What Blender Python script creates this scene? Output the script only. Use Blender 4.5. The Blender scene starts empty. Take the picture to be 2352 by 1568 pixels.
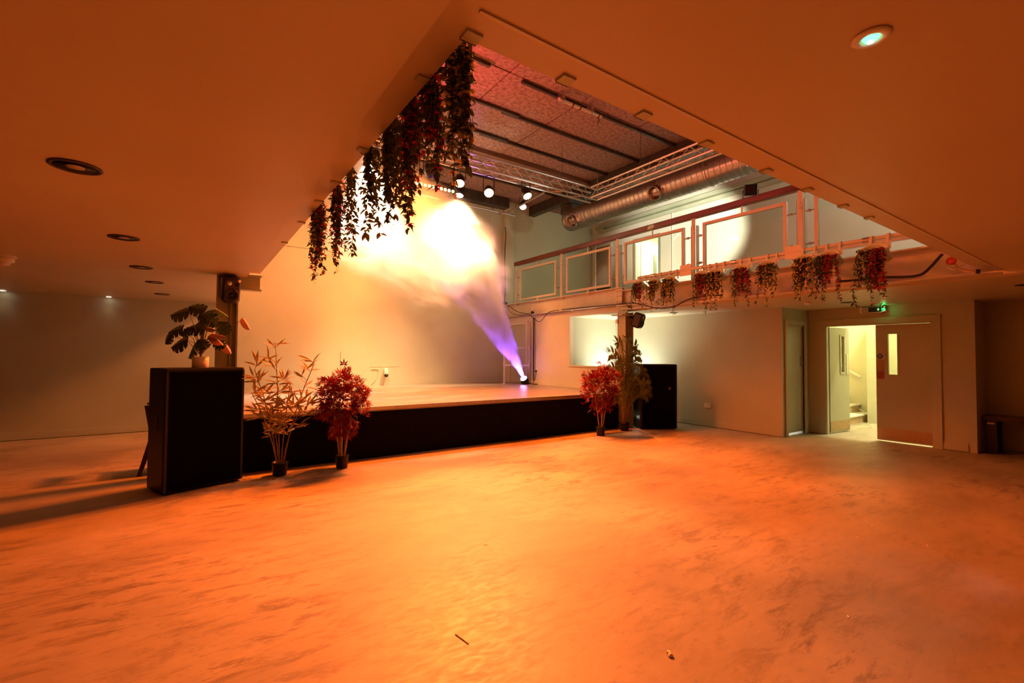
import bpy, math, random
from mathutils import Vector, Matrix, Quaternion, Euler, noise as mnoise

# ------------------------------------------------------------------ camera
SC = bpy.context.scene
COL = SC.collection
W_PX, H_PX = 2352, 1568
FPX, YAW, PITCH, ROLL, EYE = 1063.413, math.radians(55.30907), math.radians(1.66482), math.radians(0.40056), 1.5
FW = Vector((math.cos(YAW)*math.cos(PITCH), math.sin(YAW)*math.cos(PITCH), math.sin(PITCH)))
R0 = Vector((math.sin(YAW), -math.cos(YAW), 0.0))
U0 = R0.cross(FW)
RV = R0*math.cos(ROLL) + U0*math.sin(ROLL)
UV = RV.cross(FW)
CO = Vector((0, 0, EYE))
cd = bpy.data.cameras.new('camera')
cd.sensor_fit = 'HORIZONTAL'
cd.sensor_width = 36.0
cd.lens = FPX*36.0/W_PX
cd.clip_start = 0.05
cd.clip_end = 80
cam = bpy.data.objects.new('camera', cd)
M = Matrix((RV, UV, -FW)).transposed().to_4x4()
M.translation = CO
cam.matrix_world = M
COL.objects.link(cam)
SC.camera = cam

def ray(u, v):
    return RV*((u-W_PX/2)/FPX) - UV*((v-H_PX/2)/FPX) + FW
def onz(u, v, z):
    d = ray(u, v); return CO + d*((z-EYE)/d.z)
def onx(u, v, x):
    d = ray(u, v); return CO + d*(x/d.x)
def ony(u, v, y):
    d = ray(u, v); return CO + d*(y/d.y)

# ------------------------------------------------------------------ world, view, lights
wd = bpy.data.worlds.new('world')
SC.world = wd
wd.use_nodes = True
wd.node_tree.nodes['Background'].inputs[0].default_value = (0.02, 0.012, 0.008, 1)
wd.node_tree.nodes['Background'].inputs[1].default_value = 0.3
SC.view_settings.view_transform = 'Standard'
SC.view_settings.look = 'None'
SC.view_settings.exposure = 0.0
SC.view_settings.gamma = 1.0
SC.view_settings.use_curve_mapping = False
try:
    cy = SC.cycles
    cy.use_adaptive_sampling = True
    cy.adaptive_threshold = 0.04
    cy.adaptive_min_samples = 16
    cy.max_bounces = 7
    cy.diffuse_bounces = 4
    cy.glossy_bounces = 3
    cy.transmission_bounces = 4
    cy.volume_bounces = 1
    cy.transparent_max_bounces = 12
    cy.sample_clamp_indirect = 4.0
    cy.volume_step_rate = 1.0
    cy.volume_max_steps = 128
    cy.caustics_reflective = False
    cy.caustics_refractive = False
except Exception:
    pass

AMBER = (1.0, 0.135, 0.006)
GOLD = (1.0, 0.32, 0.06)
WARM = (1.0, 0.71, 0.46)
WHITE = (1.0, 0.93, 0.74)
VIOLET = (0.24, 0.07, 1.0)
LIGHTS = {   # name: (position, target, colour, watts, cone degrees, blend, radius)
    'key_floor_a': ((4.58, 7.42, 4.56), (2.2, 3.2, 0), (1.0, 0.24, 0.05), 3800, 46, 1.0, 0.07),
    'key_floor_b': ((5.50, 7.42, 4.68), (5.6, 4.5, 0), (1.0, 0.15, 0.01), 2300, 58, 1.0, 0.07),
    'key_floor_c': ((2.70, 7.42, 4.60), (0.2, 3.4, 0), AMBER, 1300, 92, 0.9, 0.07),
    'added_fill_flood': ((3.95, 7.42, 4.60), (2.5, 4.8, 0), AMBER, 3200, 148, 0.75, 0.35),  # added fill lamp, brightens the far left floor and the walls
}
def spot(name, pos, tgt, col, watts, cone, blend, rad, parent=None):
    ld = bpy.data.lights.new(name, 'SPOT')
    ld.color = col; ld.energy = watts; ld.spot_size = math.radians(cone); ld.spot_blend = blend
    ld.shadow_soft_size = rad
    o = bpy.data.objects.new(name, ld)
    o.location = pos
    o.rotation_euler = (Vector(tgt)-Vector(pos)).to_track_quat('-Z', 'Y').to_euler()
    COL.objects.link(o)
    if parent:
        o.parent = parent
        o.location = Vector(pos) - parent.location
    return o
def point(name, pos, col, watts, rad=0.1, parent=None):
    ld = bpy.data.lights.new(name, 'POINT')
    ld.color = col; ld.energy = watts; ld.shadow_soft_size = rad
    o = bpy.data.objects.new(name, ld); o.location = pos
    COL.objects.link(o)
    if parent:
        o.parent = parent; o.location = Vector(pos) - parent.location
    return o

# ------------------------------------------------------------------ materials
MATS = {}
def mat(name, col, rough=0.6, metal=0.0, var=0.12, scale=6.0, bump=0.0, bscale=40.0, coat=0.0, trans=0.0, spec=0.5, stretch=(1, 1, 1), emit=None, estr=0.0, sub=0.0):
    if name in MATS: return MATS[name]
    m = bpy.data.materials.new(name); m.use_nodes = True
    nt = m.node_tree; b = nt.nodes['Principled BSDF']
    b.inputs['Roughness'].default_value = rough
    b.inputs['Metallic'].default_value = metal
    b.inputs['Specular IOR Level'].default_value = spec
    b.inputs['Coat Weight'].default_value = coat
    tc = nt.nodes.new('ShaderNodeTexCoord')
    mp = nt.nodes.new('ShaderNodeMapping'); mp.inputs['Scale'].default_value = stretch
    nt.links.new(tc.outputs['Object'], mp.inputs[0])
    n = nt.nodes.new('ShaderNodeTexNoise'); n.inputs['Scale'].default_value = scale; n.inputs['Detail'].default_value = 3
    nt.links.new(mp.outputs[0], n.inputs['Vector'])
    r = nt.nodes.new('ShaderNodeValToRGB')
    c = Vector(col)
    r.color_ramp.elements[0].position = 0.3; r.color_ramp.elements[1].position = 0.7
    r.color_ramp.elements[0].color = (*(c*(1-var)), 1)
    r.color_ramp.elements[1].color = (*[min(1, x*(1+var)) for x in c], 1)
    nt.links.new(n.outputs['Fac'], r.inputs[0]); nt.links.new(r.outputs[0], b.inputs['Base Color'])
    if bump:
        n2 = nt.nodes.new('ShaderNodeTexNoise'); n2.inputs['Scale'].default_value = bscale; n2.inputs['Detail'].default_value = 4
        nt.links.new(mp.outputs[0], n2.inputs['Vector'])
        bp = nt.nodes.new('ShaderNodeBump'); bp.inputs['Strength'].default_value = bump; bp.inputs['Distance'].default_value = 0.02
        nt.links.new(n2.outputs['Fac'], bp.inputs['Height']); nt.links.new(bp.outputs[0], b.inputs['Normal'])
    if emit:
        b.inputs['Emission Color'].default_value = (*emit, 1); b.inputs['Emission Strength'].default_value = estr
    if sub:
        b.inputs['Transmission Weight'].default_value = 0
        b.inputs['Subsurface Weight'].default_value = sub
    MATS[name] = m
    return m

def leafmat(name, col, var=0.35, rough=0.45, trans=0.25, scale=9.0):
    if name in MATS: return MATS[name]
    m = mat(name, col, rough, var=var, scale=scale)
    nt = m.node_tree; b = nt.nodes['Principled BSDF']; out = nt.nodes['Material Output']
    t = nt.nodes.new('ShaderNodeBsdfTranslucent')
    src = b.inputs['Base Color'].links[0].from_socket
    nt.links.new(src, t.inputs[0])
    mx = nt.nodes.new('ShaderNodeMixShader'); mx.inputs[0].default_value = trans
    nt.links.new(b.outputs[0], mx.inputs[1]); nt.links.new(t.outputs[0], mx.inputs[2]); nt.links.new(mx.outputs[0], out.inputs[0])
    return m

def floormat():
    m = bpy.data.materials.new('worn_concrete'); m.use_nodes = True
    nt = m.node_tree; N = nt.nodes.new; L = nt.links.new; b = nt.nodes['Principled BSDF']
    tc = N('ShaderNodeTexCoord')
    def noise_(scale, detail, rot=0.0, sc=(1, 1, 1), dist=0.0, rough=0.55):
        mp = N('ShaderNodeMapping'); mp.inputs['Scale'].default_value = sc; mp.inputs['Rotation'].default_value = (0, 0, rot)
        L(tc.outputs['Object'], mp.inputs[0])
        n = N('ShaderNodeTexNoise'); n.inputs['Scale'].default_value = scale; n.inputs['Detail'].default_value = detail
        n.inputs['Distortion'].default_value = dist; n.inputs['Roughness'].default_value = rough
        L(mp.outputs[0], n.inputs['Vector']); return n.outputs['Fac']
    def ramp(src, stops):
        r = N('ShaderNodeValToRGB'); e = r.color_ramp.elements
        e[0].position, e[0].color = stops[0][0], (*stops[0][1], 1)
        e[1].position, e[1].color = stops[-1][0], (*stops[-1][1], 1)
        for p, c in stops[1:-1]:
            x = e.new(p); x.color = (*c, 1)
        L(src, r.inputs[0]); return r.outputs[0]
    def mix(mode, fac, a, c):
        x = N('ShaderNodeMixRGB'); x.blend_type = mode
        if isinstance(fac, (int, float)): x.inputs[0].default_value = fac
        else: L(fac, x.inputs[0])
        L(a, x.inputs[1]); L(c, x.inputs[2]); return x.outputs[0]
    g = lambda v: (v, v*0.975, v*0.93)
    base = ramp(noise_(0.5, 4, 0.5, (1, 1.5, 1), 0.3), [(0.30, (0.25, 0.235, 0.20)), (0.5, (0.38, 0.352, 0.30)), (0.70, (0.52, 0.48, 0.41))])
    streak = ramp(noise_(1.3, 7, 0.18, (0.55, 2.3, 1), 0.35, 0.70), [(0.28, g(0.55)), (0.42, g(0.92)), (0.60, g(1.0)), (0.76, g(1.12))])
    c = mix('MULTIPLY', 0.6, base, streak)
    area_f = ramp(noise_(0.45, 3, 1.1, (1, 1, 1), 0.2), [(0.43, (0.06,)*3), (0.62, (1.0,)*3)])
    scuff_src = noise_(4.2, 8, 0.45, (0.6, 1.9, 1), 0.5, 0.78)
    scuff_f = ramp(scuff_src, [(0.50, (0, 0, 0)), (0.57, (0.55,)*3), (0.66, (0.95,)*3)])
    dark = N('ShaderNodeRGB'); dark.outputs[0].default_value = (0.13, 0.11, 0.095, 1)
    c = mix('MIX', mix('MULTIPLY', 1.0, scuff_f, area_f), c, dark.outputs[0])
    fine_src = noise_(14, 5, 0.9, (0.7, 1.6, 1), 0.4, 0.72)
    fine = ramp(fine_src, [(0.32, g(0.62)), (0.42, g(0.95)), (0.60, g(1.02)), (0.70, g(1.15))])
    c = mix('MULTIPLY', 0.7, c, fine)
    vor = N('ShaderNodeTexVoronoi'); vor.inputs['Scale'].default_value = 0.5
    L(tc.outputs['Object'], vor.inputs['Vector'])
    patch = ramp(vor.outputs['Distance'], [(0.0, g(1.12)), (0.5, g(0.98)), (1.0, g(0.84))])
    c = mix('MULTIPLY', 0.7, c, patch)
    L(c, b.inputs['Base Color'])
    rr = ramp(fine_src, [(0.3, (0.42,)*3), (0.7, (0.62,)*3)])
    L(rr, b.inputs['Roughness'])
    b.inputs['Specular IOR Level'].default_value = 0.35
    return m

def emitmat(name, col, strength):
    if name in MATS: return MATS[name]
    m = bpy.data.materials.new(name); m.use_nodes = True
    nt = m.node_tree; nt.nodes.remove(nt.nodes['Principled BSDF'])
    e = nt.nodes.new('ShaderNodeEmission'); e.inputs[0].default_value = (*col, 1); e.inputs[1].default_value = strength
    nt.links.new(e.outputs[0], nt.nodes['Material Output'].inputs[0])
    try: m.cycles.emission_sampling = 'NONE'      # the lamp beside each lens does the lighting
    except Exception: pass
    MATS[name] = m
    return m

def glassmat():
    m = bpy.data.materials.new('clear_glass'); m.use_nodes = True
    nt = m.node_tree; b = nt.nodes['Principled BSDF']; out = nt.nodes['Material Output']
    nt.nodes.remove(b)
    g = nt.nodes.new('ShaderNodeBsdfGlossy'); g.inputs['Roughness'].default_value = 0.02
    t = nt.nodes.new('ShaderNodeBsdfTransparent')
    n = nt.nodes.new('ShaderNodeTexNoise'); n.inputs['Scale'].default_value = 3.0
    rp = nt.nodes.new('ShaderNodeValToRGB')
    rp.color_ramp.elements[0].color = (0.90, 0.94, 0.90, 1); rp.color_ramp.elements[1].color = (0.95, 0.97, 0.94, 1)
    nt.links.new(n.outputs['Fac'], rp.inputs[0]); nt.links.new(rp.outputs[0], t.inputs[0])
    lw = nt.nodes.new('ShaderNodeLayerWeight'); lw.inputs[0].default_value = 0.5
    pw = nt.nodes.new('ShaderNodeMath'); pw.operation = 'POWER'; pw.inputs[1].default_value = 4.0
    f = nt.nodes.new('ShaderNodeMath'); f.operation = 'MULTIPLY_ADD'; f.inputs[1].default_value = 0.6; f.inputs[2].default_value = 0.035
    nt.links.new(lw.outputs['Facing'], pw.inputs[0]); nt.links.new(pw.outputs[0], f.inputs[0])
    mx = nt.nodes.new('ShaderNodeMixShader')
    nt.links.new(f.outputs[0], mx.inputs[0]); nt.links.new(t.outputs[0], mx.inputs[1]); nt.links.new(g.outputs[0], mx.inputs[2])
    nt.links.new(mx.outputs[0], out.inputs[0])
    return m

SAGE = mat('sage_wall_paint', (0.47, 0.50, 0.385), 0.55, var=0.05, scale=1.3)
CREAM = mat('cream_wall_paint', (0.62, 0.60, 0.50), 0.55, var=0.04, scale=1.3)
UPWALL = mat('pale_upper_wall_paint', (0.62, 0.60, 0.50), 0.42, var=0.04, scale=1.1)
CEIL = mat('ceiling_paint', (0.55, 0.48, 0.33), 0.42, var=0.05, scale=0.9)
STEELP = mat('sage_painted_steel', (0.40, 0.43, 0.31), 0.42, var=0.08, scale=3)
CREAMSTEEL = mat('cream_painted_steel', (0.60, 0.56, 0.46), 0.4, var=0.06, scale=4)
FLOOR = floormat()
BLACK = mat('black_paint', (0.012, 0.010, 0.010), 0.6, var=0.3, scale=5)
BLACKCLOTH = mat('black_cloth', (0.005, 0.004, 0.004), 0.95, var=0.4, scale=30, spec=0.1)
BLACKPL = mat('black_plastic', (0.008, 0.007, 0.007), 0.45, var=0.25, scale=12, spec=0.3)
RUBBER = mat('black_rubber', (0.012, 0.011, 0.011), 0.55, var=0.2, scale=20)
DECK = mat('stage_deck_vinyl', (0.30, 0.25, 0.21), 0.33, var=0.22, scale=2.0, bump=0.06, bscale=30, stretch=(1, 2.5, 1))
ALU = mat('brushed_aluminium', (0.62, 0.60, 0.58), 0.32, 1.0, var=0.1, scale=10)
GALV = mat('galvanised_steel', (0.36, 0.35, 0.34), 0.36, 1.0, var=0.10, scale=3)
STEEL = mat('bare_steel', (0.45, 0.44, 0.43), 0.38, 1.0, var=0.2, scale=12)
DARKSTEEL = mat('dark_steel', (0.055, 0.045, 0.04), 0.5, 0.3, var=0.3, scale=6)
WOODWOOL = mat('woodwool_slab', (0.28, 0.20, 0.18), 0.95, var=0.42, scale=16, stretch=(0.8, 1.2, 1), spec=0.1)
REDWOOD = mat('dark_red_wood', (0.10, 0.022, 0.014), 0.38, var=0.45, scale=5, stretch=(3, 0.4, 3), coat=0.2)
DARKWOOD = mat('dark_brown_wood', (0.035, 0.018, 0.012), 0.4, var=0.4, scale=5, stretch=(4, 4, 0.6))
WHITEPL = mat('white_plastic', (0.75, 0.74, 0.70), 0.4, var=0.04, scale=8)
POTWHITE = mat('white_ceramic', (0.78, 0.77, 0.74), 0.3, var=0.03, scale=6)
COPPER = mat('brushed_brass_plate', (0.48, 0.34, 0.20), 0.42, 0.75, var=0.15, scale=18, stretch=(1, 6, 1))
BROWNPANEL = mat('brown_upper_door_paint', (0.10, 0.07, 0.045), 0.4, var=0.15, scale=3)
PLANTER = mat('pale_green_planter', (0.50, 0.58, 0.40), 0.45, var=0.06, scale=6)
GLASS = glassmat()
SOIL = mat('dark_soil', (0.03, 0.02, 0.014), 0.95, var=0.5, scale=60, bump=0.5, bscale=80)
LF_DARK = leafmat('dark_green_leaf', (0.045, 0.075, 0.022))
LF_OLIVE = leafmat('olive_leaf', (0.10, 0.12, 0.03))
LF_BAMBOO = leafmat('dry_bamboo_leaf', (0.33, 0.25, 0.07), var=0.4)
LF_RED = leafmat('red_maple_leaf', (0.21, 0.006, 0.010), var=0.5, trans=0.2, rough=0.65)
LF_PALM = leafmat('palm_leaf', (0.23, 0.24, 0.05), var=0.35)
LF_MONST = leafmat('monstera_leaf', (0.030, 0.060, 0.018), rough=0.33, trans=0.12)
LF_MONST2 = leafmat('pale_monstera_leaf', (0.12, 0.20, 0.035), rough=0.35, trans=0.3)
LF_BROWN = leafmat('bronze_leaf', (0.28, 0.13, 0.08), rough=0.4, trans=0.15)
FL_PINK = leafmat('pink_blossom', (0.55, 0.04, 0.12), var=0.3, trans=0.4)
FL_CREAM = leafmat('cream_blossom', (0.62, 0.52, 0.26), var=0.25, trans=0.4)
STEM = mat('plant_stem', (0.20, 0.14, 0.06), 0.6, var=0.3, scale=20)
TRUNK = mat('pale_trunk', (0.34, 0.24, 0.13), 0.7, var=0.3, scale=20, bump=0.3)
CAPLIGHT = emitmat('warm_downlight_glow', (1.0, 0.86, 0.6), 9)

# ------------------------------------------------------------------ mesh helpers
class MB:
    def __init__(s): s.v = []; s.f = []
    def add(s, vs, fs):
        n = len(s.v); s.v += [tuple(x) for x in vs]; s.f += [tuple(i+n for i in f) for f in fs]; return s
    def box(s, a, b):
        x0, y0, z0 = [min(a[i], b[i]) for i in range(3)]; x1, y1, z1 = [max(a[i], b[i]) for i in range(3)]
        return s.add([(x0,y0,z0),(x1,y0,z0),(x1,y1,z0),(x0,y1,z0),(x0,y0,z1),(x1,y0,z1),(x1,y1,z1),(x0,y1,z1)],
                     [(0,3,2,1),(4,5,6,7),(0,1,5,4),(1,2,6,5),(2,3,7,6),(3,0,4,7)])
    def obox(s, c, ax, ay, az):      # centre and three half-axis vectors
        c, ax, ay, az = map(Vector, (c, ax, ay, az))
        vs = [c+ax*i+ay*j+az*k for k in (-1, 1) for i, j in ((-1,-1),(1,-1),(1,1),(-1,1))]
        return s.add(vs, [(0,3,2,1),(4,5,6,7),(0,1,5,4),(1,2,6,5),(2,3,7,6),(3,0,4,7)])
    def chamfer(s, c, ax, ay, az, ch):   # box with the four edges along az chamfered and faces eased
        c, ax, ay, az = map(Vector, (c, ax, ay, az))
        la, lb = ax.length, ay.length; ca, cb = 1-ch/la, 1-ch/lb
        ring = [(-ca,-1),(ca,-1),(1,-cb),(1,cb),(ca,1),(-ca,1),(-1,cb),(-1,-cb)]
        e = 1-ch/az.length
        lev = [(-1, .985), (-e, 1), (e, 1), (1, .985)]
        if ch/az.length > .04: lev = [(-1, 1-ch/max(la, lb)), (-e, 1), (e, 1), (1, 1-ch/max(la, lb))]
        vs = [c+ax*i*q+ay*j*q+az*k for k, q in lev for i, j in ring]
        fs = []
        for l in range(3):
            for i in range(8): fs.append((l*8+i, l*8+(i+1)%8, (l+1)*8+(i+1)%8, (l+1)*8+i))
        fs.append(tuple(reversed(range(8)))); fs.append(tuple(range(24, 32)))
        return s.add(vs, fs)
    def cyl(s, a, b, r, n=12, r2=None, caps=True):
        a, b = Vector(a), Vector(b); d = (b-a).normalized(); r2 = r if r2 is None else r2
        p = d.orthogonal().normalized(); q = d.cross(p)
        vs = [a+(p*math.cos(t)+q*math.sin(t))*r for t in [2*math.pi*i/n for i in range(n)]]
        vs += [b+(p*math.cos(t)+q*math.sin(t))*r2 for t in [2*math.pi*i/n for i in range(n)]]
        fs = [(i, (i+1)%n, n+(i+1)%n, n+i) for i in range(n)]
        if caps: fs += [tuple(reversed(range(n))), tuple(range(n, 2*n))]
        return s.add(vs, fs)
    def tube(s, pts, r, n=6, r1=None):
        pts = [Vector(p) for p in pts]; m = len(pts); r1 = r if r1 is None else r1
        vs = []; prev = None
        for i, p in enumerate(pts):
            d = (pts[min(i+1, m-1)]-pts[max(i-1, 0)]).normalized()
            if prev is None: u = d.orthogonal().normalized()
            else:
                u = (prev - d*prev.dot(d)); u = u.normalized() if u.length > 1e-6 else d.orthogonal().normalized()
            prev = u; w = d.cross(u); rr = r+(r1-r)*i/max(1, m-1)
            vs += [p+(u*math.cos(2*math.pi*k/n)+w*math.sin(2*math.pi*k/n))*rr for k in range(n)]
        fs = [(i*n+k, i*n+(k+1)%n, (i+1)*n+(k+1)%n, (i+1)*n+k) for i in range(m-1) for k in range(n)]
        fs += [tuple(reversed(range(n))), tuple(range((m-1)*n, m*n))]
        return s.add(vs, fs)
    def lathe(s, c, axis, prof, n=20, closed=False):     # prof: list of (radius, height along axis)
        c = Vector(c); d = Vector(axis).normalized(); p = d.orthogonal().normalized(); q = d.cross(p)
        vs = [c+d*h+(p*math.cos(2*math.pi*k/n)+q*math.sin(2*math.pi*k/n))*r for r, h in prof for k in range(n)]
        m = len(prof)
        fs = [(i*n+k, i*n+(k+1)%n, (i+1)*n+(k+1)%n, (i+1)*n+k) for i in range(m-1) for k in range(n)]
        if not closed:
            if prof[0][0] > 1e-4: fs.append(tuple(reversed(range(n))))
            if prof[-1][0] > 1e-4: fs.append(tuple(range((m-1)*n, m*n)))
        return s.add(vs, fs)
    def prism(s, poly, d):          # planar polygon extruded by vector d
        n = len(poly); poly = [Vector(p) for p in poly]; d = Vector(d)
        return s.add(poly+[p+d for p in poly], [tuple(reversed(range(n))), tuple(range(n, 2*n))]+[(i, (i+1)%n, n+(i+1)%n, n+i) for i in range(n)])
    def leaf(s, p, d, nrm, L, wd, fold=0.15):
        p, d, nrm = Vector(p), Vector(d).normalized(), Vector(nrm)
        side = d.cross(nrm)
        side = side.normalized() if side.length > 1e-5 else d.orthogonal().normalized()
        up = side.cross(d)
        a = p; m1 = p+d*L*.33; m2 = p+d*L*.68-up*L*fold*.3; t = p+d*L-up*L*fold
        vs = [a, m1+side*wd*.5+up*wd*.12, m2+side*wd*.38+up*wd*.1, t, m2-side*wd*.38+up*wd*.1, m1-side*wd*.5+up*wd*.12, m1, m2]
        return s.add(vs, [(0,1,6),(0,6,5),(6,1,2,7),(5,6,7,4),(7,2,3),(4,7,3)])
    def mesh(s, name, off=None):
        me = bpy.data.meshes.new(name)
        vs = s.v if off is None else [(x-off[0], y-off[1], z-off[2]) for x, y, z in s.v]
        me.from_pydata(vs, [], s.f); me.update()
        return me
    def build(s, name, material, parent=None, smooth=False, kind=None):
        off = parent['_org'] if parent is not None and '_org' in parent else None
        me = s.mesh(name, off)
        me.materials.append(material)
        if smooth:
            for p in me.polygons: p.use_smooth = True
        o = bpy.data.objects.new(name, me); COL.objects.link(o)
        if parent is not None: o.parent = parent
        if off is not None: o['_org'] = off
        if kind: o['kind'] = kind
        return o

def tag(o, label=None, cat=None, group=None, kind=None):
    if label: o['label'] = label
    if cat: o['category'] = cat
    if group: o['group'] = group
    if kind: o['kind'] = kind
    return o
def thing(name, loc, label, cat, group=None):
    o = bpy.data.objects.new(name, None); o.location = loc; o['_org'] = tuple(loc); o.empty_display_size = 0.1
    COL.objects.link(o)
    return tag(o, label, cat, group)
def single(name, mb, material, org, label, cat, group=None, smooth=False):
    me = mb.mesh(name, org); me.materials.append(material)
    if smooth:
        for p in me.polygons: p.use_smooth = True
    o = bpy.data.objects.new(name, me); o.location = org; o['_org'] = tuple(org); COL.objects.link(o)
    return tag(o, label, cat, group)
def struct(name, mb, material, label=None, cat=None):
    o = mb.build(name, material); o['kind'] = 'structure'; o['_org'] = (0, 0, 0)
    return tag(o, label, cat)
def copy_tree(root, loc, label=None, rotz=None, scale=None):
    c = root.copy(); COL.objects.link(c); c.location = loc
    if rotz is not None: c.rotation_euler = (0, 0, rotz)
    if scale is not None: c.scale = (scale,)*3
    if label: c['label'] = label
    for ch in list(root.children):
        k = ch.copy(); COL.objects.link(k); k.parent = c
        for g in list(ch.children):
            q = g.copy(); COL.objects.link(q); q.parent = k
    return c
_unit = {}
def rod(name, material, parent, a, b, r, n=8):
    key = (material.name, n)
    if key not in _unit:
        mb = MB().cyl((0, 0, 0), (0, 0, 1), 1.0, n); me = mb.mesh('rod'); me.materials.append(material)
        for p in me.polygons: p.use_smooth = len(p.vertices) == 4
        _unit[key] = me
    a, b = Vector(a), Vector(b)
    o = bpy.data.objects.new(name, _unit[key]); COL.objects.link(o)
    o.rotation_mode = 'QUATERNION'
    o.rotation_quaternion = (b-a).to_track_quat('Z', 'Y')
    o.scale = (r, r, (b-a).length)
    o.parent = parent; o.location = a - Vector(parent['_org'])
    return o
def inst(name, me, parent, loc, quat, scale):
    o = bpy.data.objects.new(name, me); COL.objects.link(o); o.parent = parent
    o.location = Vector(loc) - Vector(parent['_org']); o.rotation_mode = 'QUATERNION'; o.rotation_quaternion = quat
    o.scale = (scale,)*3 if isinstance(scale, (int, float)) else scale
    return o
# ------------------------------------------------------------------ the room
ZC, ZS = 2.49, 0.73          # low ceiling, stage deck
YS, YB = 6.68, 11.2          # stage front, back wall
XV, YV = 0.725, 1.335        # edges of the ceiling void
XB, XW, XU = 7.5, 9.1, 11.0  # balcony face, recessed wall, upper wall

struct('floor', MB().box((-7, -6, -.12), (14.5, YB+.2, 0)), FLOOR, 'worn stained concrete floor across the whole room', 'floor')
wb = struct('wall_back', MB().box((-7, YB, 0), (14.5, YB+.2, 6.2)), SAGE, 'tall sage painted wall behind the stage', 'wall')
# boarded upper part of the back wall: boards stand proud with open joints
xs = [0.75, 1.6, 2.85, 4.1, 5.35, 6.2, 6.95, 7.45]
for a, b in zip(xs, xs[1:]):
    MB().box((a+.004, YB-.014, 3.875), (b-.004, YB+.02, 5.98)).build('board', SAGE, wb)
struct('wall_pilaster', MB().box((7.42, YB-.12, 2.93), (7.72, YB+.02, 5.98)), SAGE, 'narrow pilaster at the right end of the back wall', 'wall')
MB().box((2.88, YB-.012, .9), (3.5, YB+.01, 1.55)).build('access_panel', SAGE, wb)
struct('wall_left', MB().box((-7.2, -6, 0), (-7, YB+.2, 2.7)), SAGE, 'sage wall far to the left', 'wall')
struct('wall_rear', MB().box((-7.2, -6.2, 0), (14.5, -6, 6.2)), SAGE, 'sage wall behind the viewer', 'wall')
m = MB().box((XB, 8.4, 0), (XB+.1, YB, 2.56)).box((XB, YS+.02, 0), (XB+.1, 8.4, 1.25)).box((XB, 6.74, 2.43), (XB+.1, 8.4, 2.56))
wsd = struct('wall_stage_side', m, CREAM, 'cream partition wall beside the stage with open hatch', 'wall')
MB().box((XB-.03, 6.76, 1.235), (XB+.13, 8.43, 1.26)).build('hatch_sill', CREAM, wsd)
MB().box((XB-.012, 8.382, 1.26), (XB+.112, 8.41, 2.43)).build('hatch_jamb', CREAM, wsd)
struct('wall_hatch', MB().box((XB+.1, 8.4, 0), (XW+.1, 8.5, 2.43)), SAGE, 'sage wall lit white seen through the hatch', 'wall')
struct('wall_right', MB().box((XW, 4.25, 0), (XW+.1, 8.4, 2.43)), SAGE, 'plain sage wall under the balcony', 'wall')
m = MB().box((XW+.1, 4.25, 0), (9.27, 4.35, 2.43)).box((9.97, 4.25, 0), (10.3, 4.35, 2.43)).box((9.27, 4.25, 2.12), (9.97, 4.35, 2.43))
struct('wall_return', m, SAGE, 'short return wall holding the single door', 'wall')
m = MB().box((10.2, 3.95, 0), (10.3, 4.25, 2.43)).box((10.2, 1.95, 0), (10.3, 2.37, 2.43)).box((10.2, 2.37, 2.11), (10.3, 3.95, 2.43))
struct('wall_doors', m, SAGE, 'sage wall around the double doors', 'wall')
struct('wall_corner', MB().box((10.2, 1.85, 0), (11.1, 1.95, 2.43)).box((11.1, 1.85, 0), (13.6, 1.95, 5.2)), SAGE, 'return wall at the right of the double doors', 'wall')
struct('wall_far_right', MB().box((XU, -6, 0), (XU+.1, 1.85, 2.43)), SAGE, 'dark sage wall behind the bench', 'wall')
# lobby behind the double doors
m = MB().box((13.5, 1.95, 0), (13.6, 6.3, 5.2)).box((10.3, 6.2, 0), (11.1, 6.3, 2.43)).box((11.1, 6.2, 0), (13.5, 6.3, 5.2)).box((10.2, 4.35, 0), (10.3, 6.3, 2.43)).box((11.1, 1.95, 2.43), (11.15, 6.2, 5.2))
LOBBY = mat('pale_yellow_lobby_paint', (0.72, 0.68, 0.48), 0.55, var=0.04, scale=1.2)
struct('wall_lobby', m, LOBBY, 'pale yellow stair lobby walls behind the double doors', 'wall')
struct('ceiling_lobby', MB().box((11.1, 1.95, 5.1), (13.6, 6.3, 5.2)), CREAM, 'high ceiling of the stair lobby', 'ceiling')
# upper floor
m = MB().box((XU, -6, 2.88), (XU+.1, 8.5, 6.2)).box((XU, 9.34, 2.88), (XU+.1, YB, 6.2)).box((XU, 8.5, 4.96), (XU+.1, 9.34, 6.2))
struct('wall_upper', m, UPWALL, 'pale wall at the back of the balcony', 'wall')
m = MB().box((13, 7.6, 2.88), (13.1, 10, 5.4)).box((XU+.1, 7.5, 2.88), (13, 7.6, 5.4)).box((XU+.1, 9.9, 2.88), (13, 10, 5.4)).box((XU+.1, 7.5, 5.3), (13.1, 10, 5.4)).box((XU+.1, 7.5, 2.8), (13.1, 10, 2.88))
MINT = mat('pale_green_corridor_paint', (0.66, 0.72, 0.52), 0.5, var=0.04, scale=1.3)
struct('wall_corridor', m, MINT, 'pale green corridor beyond the balcony doorway', 'wall')
struct('ceiling_balcony', MB().box((XB+.06, -6, 2.43), (XU, YB, 2.87)), CEIL, 'flat ceiling under the balcony', 'ceiling')
struct('wall_unseen_left', MB().box((.3, 1.0, 2.9), (.42, YB, 6.2)), SAGE, 'unseen wall added above the left edge of the opening', 'wall')  # unseen wall added to contain the light above the opening
struct('wall_unseen_near', MB().box((.3, .85, 2.9), (XU, 1.0, 6.2)), SAGE, 'unseen wall added above the near edge of the opening', 'wall')  # likewise added out of view to keep the light in
cl = struct('ceiling_low', MB().box((-7, -6, ZC), (.575, 6.95, 2.9)), CEIL, 'low painted ceiling over the left of the room', 'ceiling')
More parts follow.
